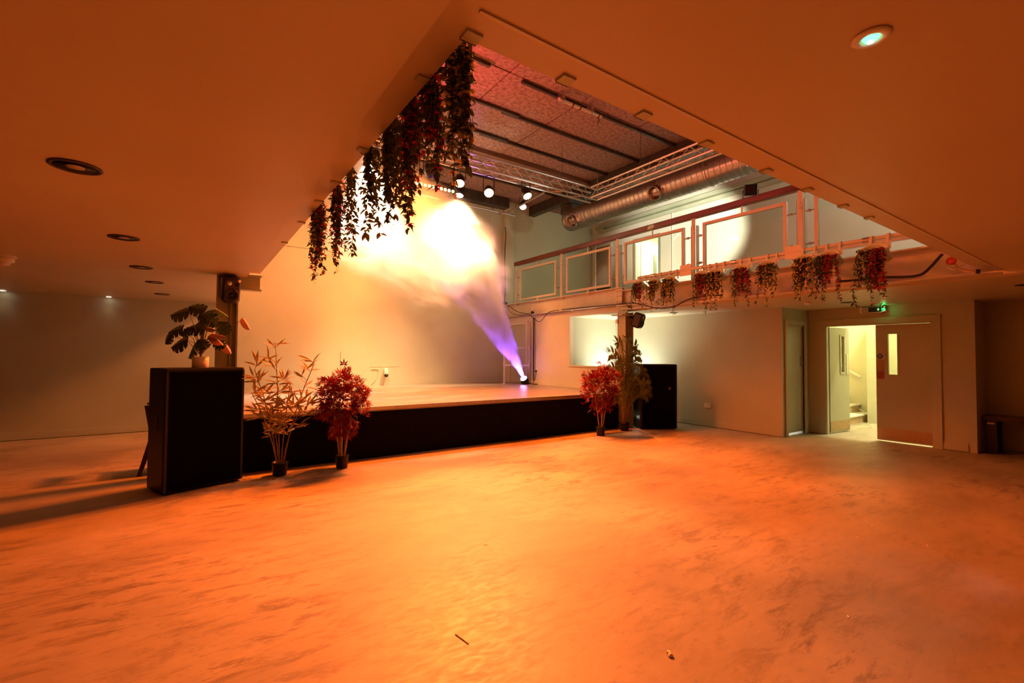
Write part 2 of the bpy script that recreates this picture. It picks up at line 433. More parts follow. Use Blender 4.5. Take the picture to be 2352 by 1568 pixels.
struct('ceiling_low_far', MB().box((-7, 6.95, ZC+.025), (.575, YB, 2.9)), CEIL, 'low ceiling over the far left corner', 'ceiling')
struct('ceiling_low_near', MB().box((.575, -6, ZC), (XB-.15, 1.13, 2.9)), CEIL, 'low painted ceiling above the viewer to the right', 'ceiling')
struct('trim_1', MB().box((.575, 1.13, 2.55), (XV, 6.93, 2.62)), CEIL, 'painted edge board along the left of the ceiling opening', 'trim')
struct('trim_2', MB().box((XV, 1.13, 2.55), (XB-.15, YV, 2.62)), CEIL, 'painted edge board along the near side of the ceiling opening', 'trim')
struct('trim_3', MB().box((.66, 1.122, ZC-.006), (XB-.16, 1.134, ZC+.06)), CREAMSTEEL, 'thin pale strip added for the lit groove along the near ceiling edge', 'trim')  # added strip; its pale paint stands in for the lit ceiling groove
# roof: woodwool slabs with open joints, dark battens below
rf = struct('ceiling_roof', MB().box((.3, .85, 6.06), (XU+.1, YB+.2, 6.2)), BLACK, 'high roof of dark woodwool slabs over the stage', 'ceiling')
bx = [.42]+[4.08+1.525*k for k in range(-2, 5)]+[XU]
by = [1.0]+[6.0+.975*k for k in range(-5, 6)]+[YB]
for i in range(len(bx)-1):
    for j in range(len(by)-1):
        dz = .004*math.sin(i*3.1+j*1.7)
        MB().box((bx[i]+.012, by[j]+.012, 6.0+dz), (bx[i+1]-.012, by[j+1]-.012, 6.06)).build('slab', WOODWOOL, rf)
for y, spans in ((6.0, [(2.6, 3.7), (4.35, 8.6)]), (6.97, [(.6, 4.95), (4.6, 8.5)]), (7.93, [(.6, 5.35), (4.7, 7.0)]), (8.0, [(6.75, 8.8)]), (5.02, [(.6, 3.0)]), (4.05, [(1.2, 6.5)]), (8.9, [(.6, 9)]), (9.9, [(.6, 9)])):
    for k, (a, b) in enumerate(spans):
        MB().box((a, y-.025+.05*k, 5.945), (b, y+.025+.05*k, 6.0)).build('batten', DARKSTEEL, rf)
MB().box((.6, 8.58, 5.90), (8.8, 8.68, 5.99)).build('roof_beam', mat('brown_roof_beam', (.16, .10, .07), .6), rf)
MB().box((8.35, 1.1, 5.72), (8.55, YB, 5.99)).build('roof_beam', DARKSTEEL, rf)
MB().box((.6, 10.9, 5.72), (7.42, 11.18, 5.99)).build('roof_beam', DARKSTEEL, rf)
# baseboards
def baseboard(name, a, b, nrm, label, material=SAGE, h=.13):
    a, b, n = Vector((*a, 0)), Vector((*b, 0)), Vector((*nrm, 0))
    m = MB()
    for z0, z1, t in ((.012, h-.02, .018), (h-.02, h, .012)):
        m.add([a+Vector((0,0,z0)), b+Vector((0,0,z0)), b+n*t+Vector((0,0,z0)), a+n*t+Vector((0,0,z0)), a+Vector((0,0,z1)), b+Vector((0,0,z1)), b+n*t+Vector((0,0,z1)), a+n*t+Vector((0,0,z1))],
              [(0,1,2,3),(7,6,5,4),(0,4,5,1),(1,5,6,2),(2,6,7,3),(3,7,4,0)])
    return struct(name, m, material, label, 'baseboard')
baseboard('baseboard_left', (-7, YB), (.5, YB), (0, -1), 'sage baseboard along the far left wall')
baseboard('baseboard_right', (XW, 8.4), (XW, 4.25), (-1, 0), 'sage baseboard under the plain right wall')
baseboard('baseboard_doors', (10.2, 2.26), (10.2, 1.95), (-1, 0), 'short baseboard right of the double doors')
baseboard('baseboard_return', (10.2, 4.25), (10.2, 4.07), (-1, 0), 'tiny baseboard between the two doors')
baseboard('baseboard_far', (XU, 1.85), (XU, -6), (-1, 0), 'sage baseboard behind the bench')

# ------------------------------------------------------------------ stage
st = thing('stage', (4, 8.9, 0), 'low raised stage with black front and worn brown deck', 'stage')
MB().box((.55, YS+.05, 0), (XB, YB, ZS-.06)).build('base', BLACK, st)
MB().box((.55, YS, .01), (7.34, YS+.05, ZS-.035)).build('front_fascia', BLACKCLOTH, st)
dx = [.53, 2.75, 4.97, XB-.002]
for i in range(3):
    for y0, y1 in ((YS-.004, 8.9), (8.9, YB-.002)):
        MB().box((dx[i]+.0015, y0+.0015, ZS-.06), (dx[i+1]-.0015, y1-.0015, ZS)).build('deck_sheet', DECK, st)
MB().box((.52, YS-.02, ZS-.04), (7.36, YS-.004, ZS+.006)).build('edge_trim', ALU, st)
MB().box((XB-.03, 6.8, ZS), (XB-.003, 9.95, ZS+.1)).build('kickboard', CREAM, st)

# ------------------------------------------------------------------ steel frame
def ibeam_col(name, x0, x1, y0, y1, z0, z1, label, web):
    c = thing(name, ((x0+x1)/2, (y0+y1)/2, z0), label, 'column')
    t = .018
    if web == 'x':      # web runs along X, flanges at x0 and x1
        MB().box((x0, y0, z0), (x0+t, y1, z1)).build('flange', STEELP, c)
        MB().box((x1-t, y0, z0), (x1, y1, z1)).build('flange', STEELP, c)
        MB().box((x0+t, (y0+y1)/2-.008, z0), (x1-t, (y0+y1)/2+.008, z1)).build('web', STEELP, c)
    MB().box((x0-.03, y0-.03, z0), (x1+.03, y1+.03, z0+.015)).build('base_plate', STEELP, c)
    return c
c1 = ibeam_col('steel_column', .25, .485, 6.92, 7.12, 0, 2.515, 'sage steel column behind the left black cabinet', 'x')
MB().cyl((.41, 6.985, .02), (.41, 6.985, 2.2), .012, 8).build('conduit', STEELP, c1)
c2 = ibeam_col('steel_column', 7.34, 7.58, 6.50, 6.72, 0, 2.40, 'steel column at the right front corner of the stage', 'x')
MB().box((7.22, 6.47, 2.33), (7.6, 6.78, 2.35)).build('cap_plate', STEELP, c2)
MB().cyl((7.50, 6.57, .02), (7.50, 6.57, 2.2), .012, 8).build('conduit', STEELP, c2)
b = thing('steel_beam', (.6, 7.0, 2.33), 'short sage beam stub from the left column to the ceiling edge', 'beam')
MB().box((.485, 6.99, 2.34), (.735, 7.01, 2.51)).build('web', STEELP, b)
MB().box((.485, 6.92, 2.325), (.75, 7.08, 2.34)).build('flange', STEELP, b)
MB().box((.485, 6.92, 2.51), (.75, 7.08, 2.525)).build('flange', STEELP, b)
def ibeam_y(label, y0, y1, z0, z1, material):
    g = thing('balcony_beam', (XB, (y0+y1)/2, z0), label, 'beam')
    MB().box((XB-.13, y0, z0), (XB+.07, y1, z0+.018)).build('flange', material, g)
    MB().box((XB-.13, y0, z1-.018), (XB+.07, y1, z1)).build('flange', material, g)
    MB().box((XB-.01, y0, z0+.018), (XB+.01, y1, z1-.018)).build('web', material, g)
    return g
g1 = ibeam_y('cream balcony beam over the stage side wall', 6.66, YB, 2.57, 2.94, CREAMSTEEL)
MB().box((XB-.09, 6.66, 2.59), (XB-.075, 6.86, 2.92)).build('splice_plate', CREAMSTEEL, g1)
for z in (2.64, 2.75, 2.86):
    for y in (6.70, 6.79):
        MB().cyl((XB-.09, y, z), (XB-.11, y, z), .014, 6).build('bolt', CREAMSTEEL, g1)
for y in (7.6, 8.2, 8.9, 9.6, 10.3):
    MB().box((XB-.125, y, 2.556), (XB-.06, y+.05, 2.569)).build('clip', CREAMSTEEL, g1)
g2 = ibeam_y('balcony beam behind the row of hanging planters', -5.9, 6.66, 2.46, 2.87, CREAMSTEEL)
struct('trim_4', MB().box((XB-.15, -5.9, 2.43), (XB-.131, 1.1, 2.56)), CEIL, 'painted boxing of the balcony beam at far right', 'trim')
g3 = thing('steel_beam', (7.42, 6.9, 2.35), 'stub beam on top of the right stage column', 'beam')
MB().box((7.40, 6.5, 2.352), (7.42, 6.75, 2.56)).build('web', STEELP, g3)
MB().box((7.34, 6.5, 2.54), (7.5, 6.75, 2.558)).build('flange', CREAMSTEEL, g3)

# ------------------------------------------------------------------ doors
def frame_x(parent, x, y0, y1, z1, w, t, material, proud):
    """architrave on the -x face of a wall at x around an opening y0..y1, 0..z1"""
    for nm, a, b2 in (('jamb', (x-proud, y0-w, 0), (x+t, y0, z1+w)), ('jamb', (x-proud, y1, 0), (x+t, y1+w, z1+w)), ('head', (x-proud, y0, z1), (x+t, y1, z1+w))):
        MB().box(a, b2).build(nm, material, parent)
# double doors
d = struct('door_1', MB().box((10.2, 2.385, 2.095), (10.3, 3.94, 2.11)), SAGE, 'wide double doorway, left leaf open, right leaf closed', 'door')
frame_x(d, 10.2, 2.37, 3.95, 2.11, .115, .02, SAGE, .028)
for y in (2.37, 3.935): MB().box((10.19, y, 0), (10.29, y+.015, 2.1)).build('lining', SAGE, d)
DOORP = mat('sage_door_paint', (0.46, 0.47, 0.36), 0.38, var=0.06, scale=2)
lf = MB()
for a, b2 in (((10.23, 2.39, .025), (10.275, 2.845, 2.09)), ((10.23, 2.975, .025), (10.275, 3.155, 2.09)), ((10.23, 2.845, .025), (10.275, 2.975, 1.2)), ((10.23, 2.845, 1.92), (10.275, 2.975, 2.09))): lf.box(a, b2)
leaf = lf.build('leaf', DOORP, d)
MB().box((10.248, 2.845, 1.2), (10.256, 2.975, 1.92)).build('pane', GLASS, leaf)
vf = MB()
for a, b2 in (((10.222, 2.82, 1.175), (10.232, 2.845, 1.945)), ((10.222, 2.975, 1.175), (10.232, 3.0, 1.945)), ((10.222, 2.845, 1.175), (10.232, 2.975, 1.2)), ((10.222, 2.845, 1.92), (10.232, 2.975, 1.945))): vf.box(a, b2)
vf.build('vision_frame', DOORP, leaf)
MB().box((10.226, 2.40, .05), (10.232, 3.145, .24)).build('kick_plate', COPPER, leaf)
MB().box((10.225, 3.04, 1.155), (10.232, 3.145, 1.46)).build('push_plate', mat('brown_push_plate', (0.30, 0.20, 0.14), 0.4, 0.5, var=0.1), leaf)
MB().box((10.223, 3.04, 1.12), (10.232, 3.145, 1.25)).build('red_sticker', mat('red_sticker', (0.35, 0.05, 0.03), 0.5), leaf)
MB().box((10.224, 3.04, 1.47), (10.232, 3.145, 1.575)).build('notice_plate', WHITEPL, leaf)
MB().cyl((10.225, 3.0925, 1.5225), (10.221, 3.0925, 1.5225), .047, 20).build('blue_disc', mat('blue_sign', (0.02, 0.04, 0.30), 0.5), leaf)
tl = MB()
for z, w2 in ((1.54, .022), (1.523, .03), (1.506, .022)): tl.box((10.2203, 3.0925-w2, z-.003), (10.2215, 3.0925+w2, z+.003))
tl.build('lettering', WHITEPL, leaf)
# open leaf: hinged at (10.25, 3.93), swung into the lobby
hx, hy = 10.28, 3.925; e = Vector((.80, -.06, 0)).normalized(); nn = Vector((-e.y, e.x, 0)); Ld = .79
m = MB()
def slabp(m, s0, s1, z0, z1, t0=0.0, t1=.045):
    c = Vector((hx, hy, 0))+e*((s0+s1)/2)+nn*((t0+t1)/2)+Vector((0, 0, (z0+z1)/2))
    m.obox(c, e*((s1-s0)/2), nn*((t1-t0)/2), (0, 0, (z1-z0)/2)); return m
slabp(m, .02, .44, .025, 2.09); slabp(m, .58, Ld, .025, 2.09); slabp(m, .44, .58, .025, 1.2); slabp(m, .44, .58, 1.92, 2.09)
l2 = m.build('leaf', DOORP, d)
slabp(MB(), .44, .58, 1.2, 1.92, .018, .026).build('pane', GLASS, l2)
m = MB()
for s0, s1, z0, z1 in ((.415, .44, 1.175, 1.945), (.58, .605, 1.175, 1.945), (.44, .58, 1.175, 1.2), (.44, .58, 1.92, 1.945)): slabp(m, s0, s1, z0, z1, -.012, 0)
m.build('vision_frame', CREAM, l2)
slabp(MB(), .02, Ld-.01, .05, .24, -.006, 0).build('kick_plate', COPPER, l2)
slabp(MB(), .66, .76, 1.15, 1.57, -.008, 0).build('push_plate', ALU, l2)
# single door on the return wall
d = struct('door_2', MB().box((9.27, 4.262, 2.1), (9.97, 4.345, 2.12)), SAGE, 'narrow sage door on the return wall left of the double doors', 'door')
for nm, a, b2 in (('jamb', (9.19, 4.225, 0), (9.27, 4.27, 2.2)), ('jamb', (9.97, 4.225, 0), (10.05, 4.27, 2.2)), ('head', (9.27, 4.225, 2.12), (9.97, 4.27, 2.2))):
    MB().box(a, b2).build(nm, SAGE, d)
lf = MB().box((9.275, 4.285, .045), (9.965, 4.325, 2.1)).build('leaf', DOORP, d)
MB().box((9.885, 4.276, 1.32), (9.945, 4.286, 1.52)).build('lock_plate', STEEL, lf)
MB().cyl((9.915, 4.276, 1.37), (9.915, 4.25, 1.37), .012, 10).build('handle', STEEL, lf)
# door beside the stage
d = struct('door_3', MB().box((XB-.012, 10.14, 2.34), (XB, 10.88, 2.36)), CREAM, 'cream door beside the stage behind the pipe railing', 'door')
frame_x(d, XB, 10.14, 10.88, 2.34, .1, -.001, CREAM, .035)
MB().box((XB-.012, 10.15, ZS+.01), (XB-.002, 10.87, 2.33)).build('leaf', DOORP, d)
# upper doors
d = struct('door_4', MB().box((XU-.005, 8.5, 4.93), (XU+.1, 9.34, 4.96)), UPWALL, 'lit doorway at the back of the balcony with open white door', 'door')
GREYFR = mat('grey_green_frame', (0.20, 0.22, 0.17), 0.45, var=0.08)
frame_x(d, XU, 8.5, 9.34, 4.96, .07, .0, GREYFR, .03)
le = Vector((1.0, -.12, 0)).normalized(); ln = Vector((-le.y, le.x, 0))
def slq(m, s0, s1, z0, z1, t0, t1):
    c = Vector((XU+.12, 9.27, 0))+le*((s0+s1)/2)+ln*((t0+t1)/2)+Vector((0, 0, (z0+z1)/2))
    m.obox(c, le*((s1-s0)/2), ln*((t1-t0)/2), (0, 0, (z1-z0)/2)); return m
l4 = slq(MB(), 0, .8, 2.9, 4.9, -.045, 0).build('leaf', mat('white_door_paint', (0.78, 0.79, 0.66), 0.4, var=0.03), d)
slq(MB(), .5, .62, 3.9, 4.6, -.055, -.044).build('vision_panel', GREYFR, l4)
d = struct('door_5', MB().box((XU-.02, 10.35, 2.88), (XU-.001, 11.02, 5.05)), BROWNPANEL, 'dark brown door in the far corner of the balcony', 'door')
frame_x(d, XU, 10.35, 11.02, 5.05, .06, -.001, CREAM, .05)
MB().cyl((XU-.08, 10.95, 3.0), (XU-.08, 10.95, 5.2), .02, 10).build('pole', STEEL, d)

# stairs in the lobby
t = thing('staircase', (12.7, 4.6, 0), 'pale stairs with white handrails seen through the open door', 'stairs')
RISER = mat('tan_riser', (0.50, 0.36, 0.20), 0.6)
for k in range(7):
    MB().box((11.95, 4.22+.27*k, 0), (13.49, 4.22+.27*(k+1)+.001, .18*(k+1)-.025)).build('riser', RISER, t)
    MB().box((11.93, 4.20+.27*k, .18*(k+1)-.025), (13.49, 4.22+.27*(k+1), .18*(k+1))).build('tread', WHITEPL, t)
for nm, qa, qb, r_ in (('handrail', (1948, 850), (1977, 866), .03), ('stringer', (1950, 925), (1988, 948), .022)):
    pa, pb = onx(*qa, 13.42), onx(*qb, 13.42)
    MB().tube([pb, pb+(pa-pb)*1.9], r_, 8).build(nm, WHITEPL, t)
struct('wall_lobby_pier', MB().box((12.78, 3.45, 0), (13.5, 4.12, 2.6)), mat('pale_pier_paint', (0.66, 0.68, 0.54), 0.5, var=0.04), 'pale pier beside the lobby stairs', 'wall')
# ------------------------------------------------------------------ balustrade
RX = 7.45
posts = [10.55, 8.62, 6.80, 4.98, 3.19, 1.4]
where = ['at the stage wall end', 'between the first and second glass panels', 'above the right stage column', 'left of the brightly lit panel', 'right of the brightly lit panel', 'hidden by the near ceiling edge']
for y, w_ in zip(posts, where):
    p = thing('balustrade_post', (RX, y, 2.88), 'cream steel balcony post '+w_, 'post', 'balcony balustrade posts')
    MB().box((RX-.03, y-.035, 2.885), (RX-.015, y+.035, 3.99)).build('front_flat', CREAMSTEEL, p)
    MB().box((RX-.015, y-.06, 2.885), (RX+.06, y-.045, 3.86)).build('side_flat', STEELP, p)
    MB().box((RX-.015, y+.045, 2.885), (RX+.06, y+.06, 3.86)).build('side_flat', STEELP, p)
    for z in (3.72, 3.80): MB().cyl((RX-.03, y, z), (RX-.042, y, z), .012, 8).build('bolt', STEEL, p)
desc = ['narrowest clear glass balcony panel nearest the stage wall', 'clear glass balcony panel second from the stage wall', 'clear glass balcony panel in front of the lit doorway', 'clear glass balcony panel in front of the white glare', 'clear glass balcony panel cut off by the near ceiling']
for k in range(5):
    y1, y0 = posts[k]-.19, posts[k+1]+.19
    z0, z1 = 3.0, 3.87
    p = thing('glass_barrier', (RX, (y0+y1)/2, 3.0), desc[k], 'glass panel', 'balcony glass barriers')
    x0, x1 = RX-.04, RX+.01; w = .05
    for nm, a, b in (('frame_rail', (x0, y0, z0), (x1, y1, z0+w)), ('frame_rail', (x0, y0, z1-w), (x1, y1, z1)), ('frame_stile', (x0, y0, z0+w), (x1, y0+w, z1-w)), ('frame_stile', (x0, y1-w, z0+w), (x1, y1, z1-w))):
        MB().box(a, b).build(nm, CREAMSTEEL, p)
    MB().box((RX-.02, y0+w, z0+w), (RX-.012, y1-w, z1-w)).build('pane', GLASS, p)
    for z in (3.17, 3.66):
        for ya, yb in ((y1, y1+.13), (y0, y0-.13)):
            MB().cyl((RX-.005, ya, z), (RX-.005, yb, z), .011, 8).cyl((RX-.005, (ya+yb)/2-.02, z), (RX-.005, (ya+yb)/2+.02, z), .022, 8).build('clamp', STEEL, p)
    ym = (y0+y1)/2
    MB().box((RX-.02, ym-.012, z1), (RX-.008, ym+.012, 3.99)).build('rail_bracket', CREAMSTEEL, p)
    MB().box((RX-.02, ym-.03, 2.885), (RX-.008, ym+.03, z0)).build('foot_bracket', CREAMSTEEL, p)
hr = MB().chamfer((RX, 4.2, 4.045), (.05, 0, 0), (0, 0, .055), (0, 6.42, 0), .012)
single('handrail', hr, REDWOOD, (RX, 4.2, 3.99), 'dark red wooden handrail along the balcony', 'handrail')

# balcony floodlight on the rail
q = onx(1722, 447, RX); fl = Vector((RX+.03, q.y, 4.10))
f = thing('floodlight', fl, 'black floodlight standing on the balcony handrail', 'floodlight')
aim = Vector((11, 6.9, 4.75)) - (fl+Vector((0, 0, .13))); aim.normalize(); sd = aim.cross(Vector((0, 0, 1))).normalized(); up = sd.cross(aim)
MB().chamfer(fl+Vector((0, 0, .13)), sd*.10, up*.085, aim*.045, .012).build('housing', BLACKPL, f)
MB().obox(fl+Vector((0, 0, .13))+aim*.05, sd*.085, up*.07, aim*.004).build('lens', emitmat('white_flood_glow', WHITE, 12), f)
MB().tube([fl+sd*.115+Vector((0, 0, .13)), fl+sd*.115, fl-sd*.115, fl-sd*.115+Vector((0, 0, .13))], .008, 6).build('yoke', BLACKPL, f)
spot('balcony_flood', fl+Vector((0, 0, .13))+aim*.07, (11, 7.5, 4.75), WHITE, 2600, 36, 0.6, .06, f)
lm = thing('tube_light', (10.3, 2.2, 5.9), 'white tube light on the balcony ceiling', 'light')
MB().box((10.25, 1.5, 5.92), (10.35, 3.0, 6.0)).build('housing', WHITEPL, lm)
MB().cyl((10.3, 1.52, 5.90), (10.3, 2.98, 5.90), .02, 10).build('tube', emitmat('tube_glow', WHITE, 14), lm)
point('tube_lamp', (10.2, 2.2, 5.75), WHITE, 170, .15, lm)

# upper wall rail and devices
t = thing('cable_tray', (XU-.08, 5, 5.6), 'grey steel tray running along the top of the balcony wall', 'cable tray')
MB().box((XU-.16, 1.1, 5.62), (XU-.002, 10.9, 5.64)).build('base', STEELP, t)
MB().box((XU-.16, 1.1, 5.64), (XU-.145, 10.9, 5.72)).build('lip', STEELP, t)
MB().box((XU-.06, 1.1, 5.50), (XU-.002, 10.9, 5.60)).build('rail', STEELP, t)
single('conduit', MB().cyl((XU-.02, 8.03, 2.9), (XU-.02, 8.03, 5.5), .014, 8), UPWALL, (XU-.02, 8.03, 2.9), 'thin vertical conduit beside the lit balcony doorway', 'pipe')
cc = onx(1385, 523, XU-.06)
t = thing('security_camera', cc, 'small white security camera high on the far balcony wall', 'camera')
MB().box(cc+Vector((0, .02, -.05)), cc+Vector((.058, .16, .07))).build('junction_box', WHITEPL, t)
MB().cyl(cc+Vector((0, -.06, 0)), cc+Vector((-.05, -.12, -.04)), .05, 12).build('body', WHITEPL, t)
MB().cyl(cc+Vector((-.05, -.12, -.04)), cc+Vector((-.062, -.132, -.05)), .034, 12).build('lens', BLACKPL, t)
t = cc+Vector((0, -.42, -.03))
single('motion_sensor', MB().box(t, t+Vector((.058, .09, .11))), WHITEPL, t, 'tiny cream motion sensor right of the security camera', 'sensor')
# corridor lamp
lm = thing('ceiling_lamp', (12.2, 8.6, 5.28), 'round white ceiling lamp in the balcony corridor', 'lamp')
MB().lathe((12.2, 8.6, 5.3), (0, 0, -1), [(.14, 0), (.14, .03), (.10, .07), (.0, .085)], 20).build('diffuser', emitmat('corridor_glow', (1, .95, .72), 8), lm, True)
point('corridor_bulb', (12.1, 8.6, 5.1), (1, .93, .68), 150, .1, lm)

# ------------------------------------------------------------------ planter pipe and hanging planters
PXX = 7.2
pa, pb = onx(1466, 634, PXX), onx(2120, 538, PXX)
pp = thing('planter_pipe', (PXX, (pa.y+pb.y)/2, 2.9), 'pale scaffold pipe carrying the hanging planters along the balcony', 'pipe')
pz = 3.03
rod('pipe', CREAMSTEEL, pp, (PXX, pa.y, pz), (PXX, 1.2, pz), .027, 14)
for y in (4.98, 3.19):
    MB().box((PXX-.02, y-.11, pz-.10), (PXX+.002, y+.11, pz+.09)).build('fixing_plate', CREAMSTEEL, pp)
    MB().box((PXX, y-.02, pz-.02), (RX-.03, y+.02, pz+.02)).build('arm', CREAMSTEEL, pp)
for y in (5.7, 4.1, 2.3): MB().cyl((PXX, y-.045, pz), (PXX, y+.045, pz), .034, 12).build('coupler', STEEL, pp)

def make_planter(style, rnd, label):
    """local origin at the pipe; bucket tipped towards the room"""
    t = thing('hanging_planter', (0, 0, 0), label, 'planter', 'planters hanging from the balcony pipe')
    ax = Vector((-.80, .12, .30)).normalized()
    base = Vector((.07, 0, -.23))
    prof = [(.075, 0), (.085, .01), (.118, .20), (.135, .205), (.135, .218), (.112, .216), (.08, .03), (0.0, .028)]
    mb = MB(); p = ax.orthogonal().normalized(); q = Vector((0, 1, 0)); q = (q-ax*q.dot(ax)).normalized(); p = q.cross(ax)
    n = 24; vs = []
    for r, h in prof: vs += [base+ax*h+(q*math.cos(2*math.pi*k/n)*1.15+p*math.sin(2*math.pi*k/n)*.62)*r for k in range(n)]
    fs = [(i*n+k, i*n+(k+1)%n, (i+1)*n+(k+1)%n, (i+1)*n+k) for i in range(len(prof)-1) for k in range(n)] + [tuple(reversed(range(n)))]
    mb.add(vs, fs); mb.build('pot', PLANTER, t, True)
    for s in (-.075, .075):
        pts = [(.015, s, -.13), (.03, s, -.03), (.022, s, .028), (0, s, .036), (-.028, s, .026), (-.036, s, -.0), (-.05, s, -.06), (-.06, s, -.105)]
        m = MB()
        for a, b in zip(pts, pts[1:]):
            a, b = Vector(a), Vector(b); dd = (b-a); m.obox((a+b)/2, dd*.52, (0, .013, 0), dd.cross(Vector((0, 1, 0))).normalized()*.0025)
        m.build('hook', CREAM, t)
    mouth = base+ax*.2
    st_, lv, fl_ = MB(), MB(), MB()
    nt = 22
    singles = []
    for k in range(nt):
        long = k < 3
        L = rnd.uniform(.46, .66) if long else rnd.uniform(.16, .42)
        yo = rnd.uniform(-.125, .125); fw = rnd.uniform(.0, .10)
        if long: yo = (-.11, .10, .02)[k]+rnd.uniform(-.02, .02)
        pts = [mouth+Vector((0, yo*.7, .0)), mouth+Vector((-fw*.8, yo*.9, rnd.uniform(-.01, .03))), mouth+Vector((-fw, yo, -.07))]
        z = -.07; x = -fw; y = yo
        while z > -L:
            z -= .05; x += rnd.uniform(-.012, .012); y += rnd.uniform(-.014, .014)
            pts.append(mouth+Vector((x, y, z)))
        st_.tube(pts, .0025, 4, .0015)
        for i in range(1, len(pts)):
            for _ in range(6 if not long or i < 6 else 4):
                f_ = rnd.random(); p0 = pts[i-1].lerp(pts[i], f_)
                a = rnd.uniform(0, 2*math.pi); dr = Vector((math.cos(a), math.sin(a), rnd.uniform(-1.1, .2)))
                nr = Vector((rnd.uniform(-.5, .5), rnd.uniform(-.5, .5), 1))
                isf = rnd.random() < (.42 if style != 'green' else .1)
                if isf and (style == 'red' and p0.y < .04 or style == 'gold' and rnd.random() < .35):
                    for _k in range(3 if style == 'red' else 1):
                        b_ = rnd.uniform(0, 6.28)
                        if style == 'red': fl_.leaf(p0+Vector((rnd.uniform(-.012, .012), rnd.uniform(-.012, .012), 0)), (math.cos(b_), math.sin(b_), -.3), nr, .034, .022)
                        else:
                            c = p0+dr*.022
                            fl_.lathe(c-Vector((0, 0, .010)), (0, 0, 1), [(.0, 0), (.009, .004), (.011, .010), (.008, .017), (0, .02)], 6)
                elif long and i > len(pts)-5 and len(singles) < 26:
                    singles.append((p0, dr, nr))
                else:
                    lv.leaf(p0, dr, nr, rnd.uniform(.035, .06), rnd.uniform(.014, .022))
    st_.build('stems', STEM, t, kind='stuff')
    lv.build('foliage', LF_DARK, t, kind='stuff')
    if fl_.v: fl_.build('blossom', FL_PINK if style == 'red' else mat('gold_berry', (.75, .45, .12), .35, var=.2), t, kind='stuff')
    for p0, dr, nr in singles:
        MB().leaf(p0, dr, nr, rnd.uniform(.045, .06), .022).build('leaf', LF_DARK, t)
    return t
styles = ['red', 'gold', 'gold', 'red', 'gold', 'red', 'gold', 'gold', 'red', 'red']
lab = ['red flowered hanging planter, first at the stage end of the pipe', 'gold berried hanging planter, second from the stage end', 'gold berried hanging planter, third from the stage end',
       'red flowered hanging planter just right of the fixing plate', 'gold berried hanging planter with the longest tail, fifth from the stage', 'red flowered hanging planter alone under the white glare panel',
       'gold berried hanging planter seventh from the stage end', 'gold berried hanging planter third from the right end', 'red flowered hanging planter second from the right end', 'large red flowered hanging planter at the right end of the pipe']
us = (1477, 1512, 1548, 1622, 1655, 1714, 1775, 1860, 1916, 2022)
scl = (.86, .9, .95, .95, 1.0, 1.0, .95, 1.02, 1.05, 1.18)
for k, u in enumerate(us):
    y = onx(u, 640-(u-1466)*.14, PXX).y
    t = make_planter(styles[k], random.Random(40+k*7), lab[k])
    t.location = (PXX, y, pz); t.scale = (scl[k],)*3

# ------------------------------------------------------------------ garlands on the left edge of the void
def garland(y, width, length, rnd, mats, label, nstr=14, big=1.0):
    org = Vector((XV+.015, y, 2.60))
    t = thing('hanging_garland', org, label, 'garland', 'leafy garlands on the ceiling edge')
    st_, la, lb, fl_ = MB(), MB(), MB(), MB()
    MB().box(org+Vector((-.012, -width/2, .0)), org+Vector((.02, width/2, .03))).build('hanging_strip', BLACKPL, t)
    singles = []
    for k in range(nstr):
        yo = rnd.uniform(-width/2, width/2)
        tail = k < 3
        L = length*(rnd.uniform(.82, 1.0) if tail else rnd.uniform(.35, .8))
        if tail: yo = rnd.uniform(-width*.38, width*.38)
        x = rnd.uniform(-.008, .05); pts = [org+Vector((x*.5, yo, .01))]
        z = 0; yy = yo
        while z > -L:
            z -= .04; x += rnd.uniform(-.009, .010); yy += rnd.uniform(-.011, .011)
            pts.append(org+Vector((max(.0, x), yy, z)))
        st_.tube(pts, .0022, 4, .0012)
        for i in range(1, len(pts)):
            end = i > len(pts)-6
            for _ in range(5 if not end else 4):
                p0 = pts[i-1].lerp(pts[i], rnd.random())
                a = rnd.uniform(0, 2*math.pi); dr = Vector((math.cos(a), math.sin(a), rnd.uniform(-1.3, .1)))
                nr = Vector((rnd.uniform(-.6, .6), rnd.uniform(-.6, .6), 1))
                s = rnd.uniform(.022, .042)*big
                if rnd.random() < .14 and mats[2]:
                    for _k in range(4):
                        b_ = rnd.uniform(0, 6.28); fl_.leaf(p0, (math.cos(b_), math.sin(b_), rnd.uniform(-.6, .3)), nr, .024*big, .014*big)
                elif tail and end and len(singles) < 40: singles.append((p0, dr, nr, s*1.15))
                else: (la if rnd.random() < .6 else lb).leaf(p0, dr, nr, s, s*.48)
    st_.build('stems', STEM, t, kind='stuff')
    la.build('foliage', mats[0], t, kind='stuff'); lb.build('foliage', mats[1], t, kind='stuff')
    if fl_.v: fl_.build('blossom', mats[2], t, kind='stuff')
    for p0, dr, nr, s in singles: MB().leaf(p0, dr, nr, s, s*.5).build('leaf', mats[0], t)
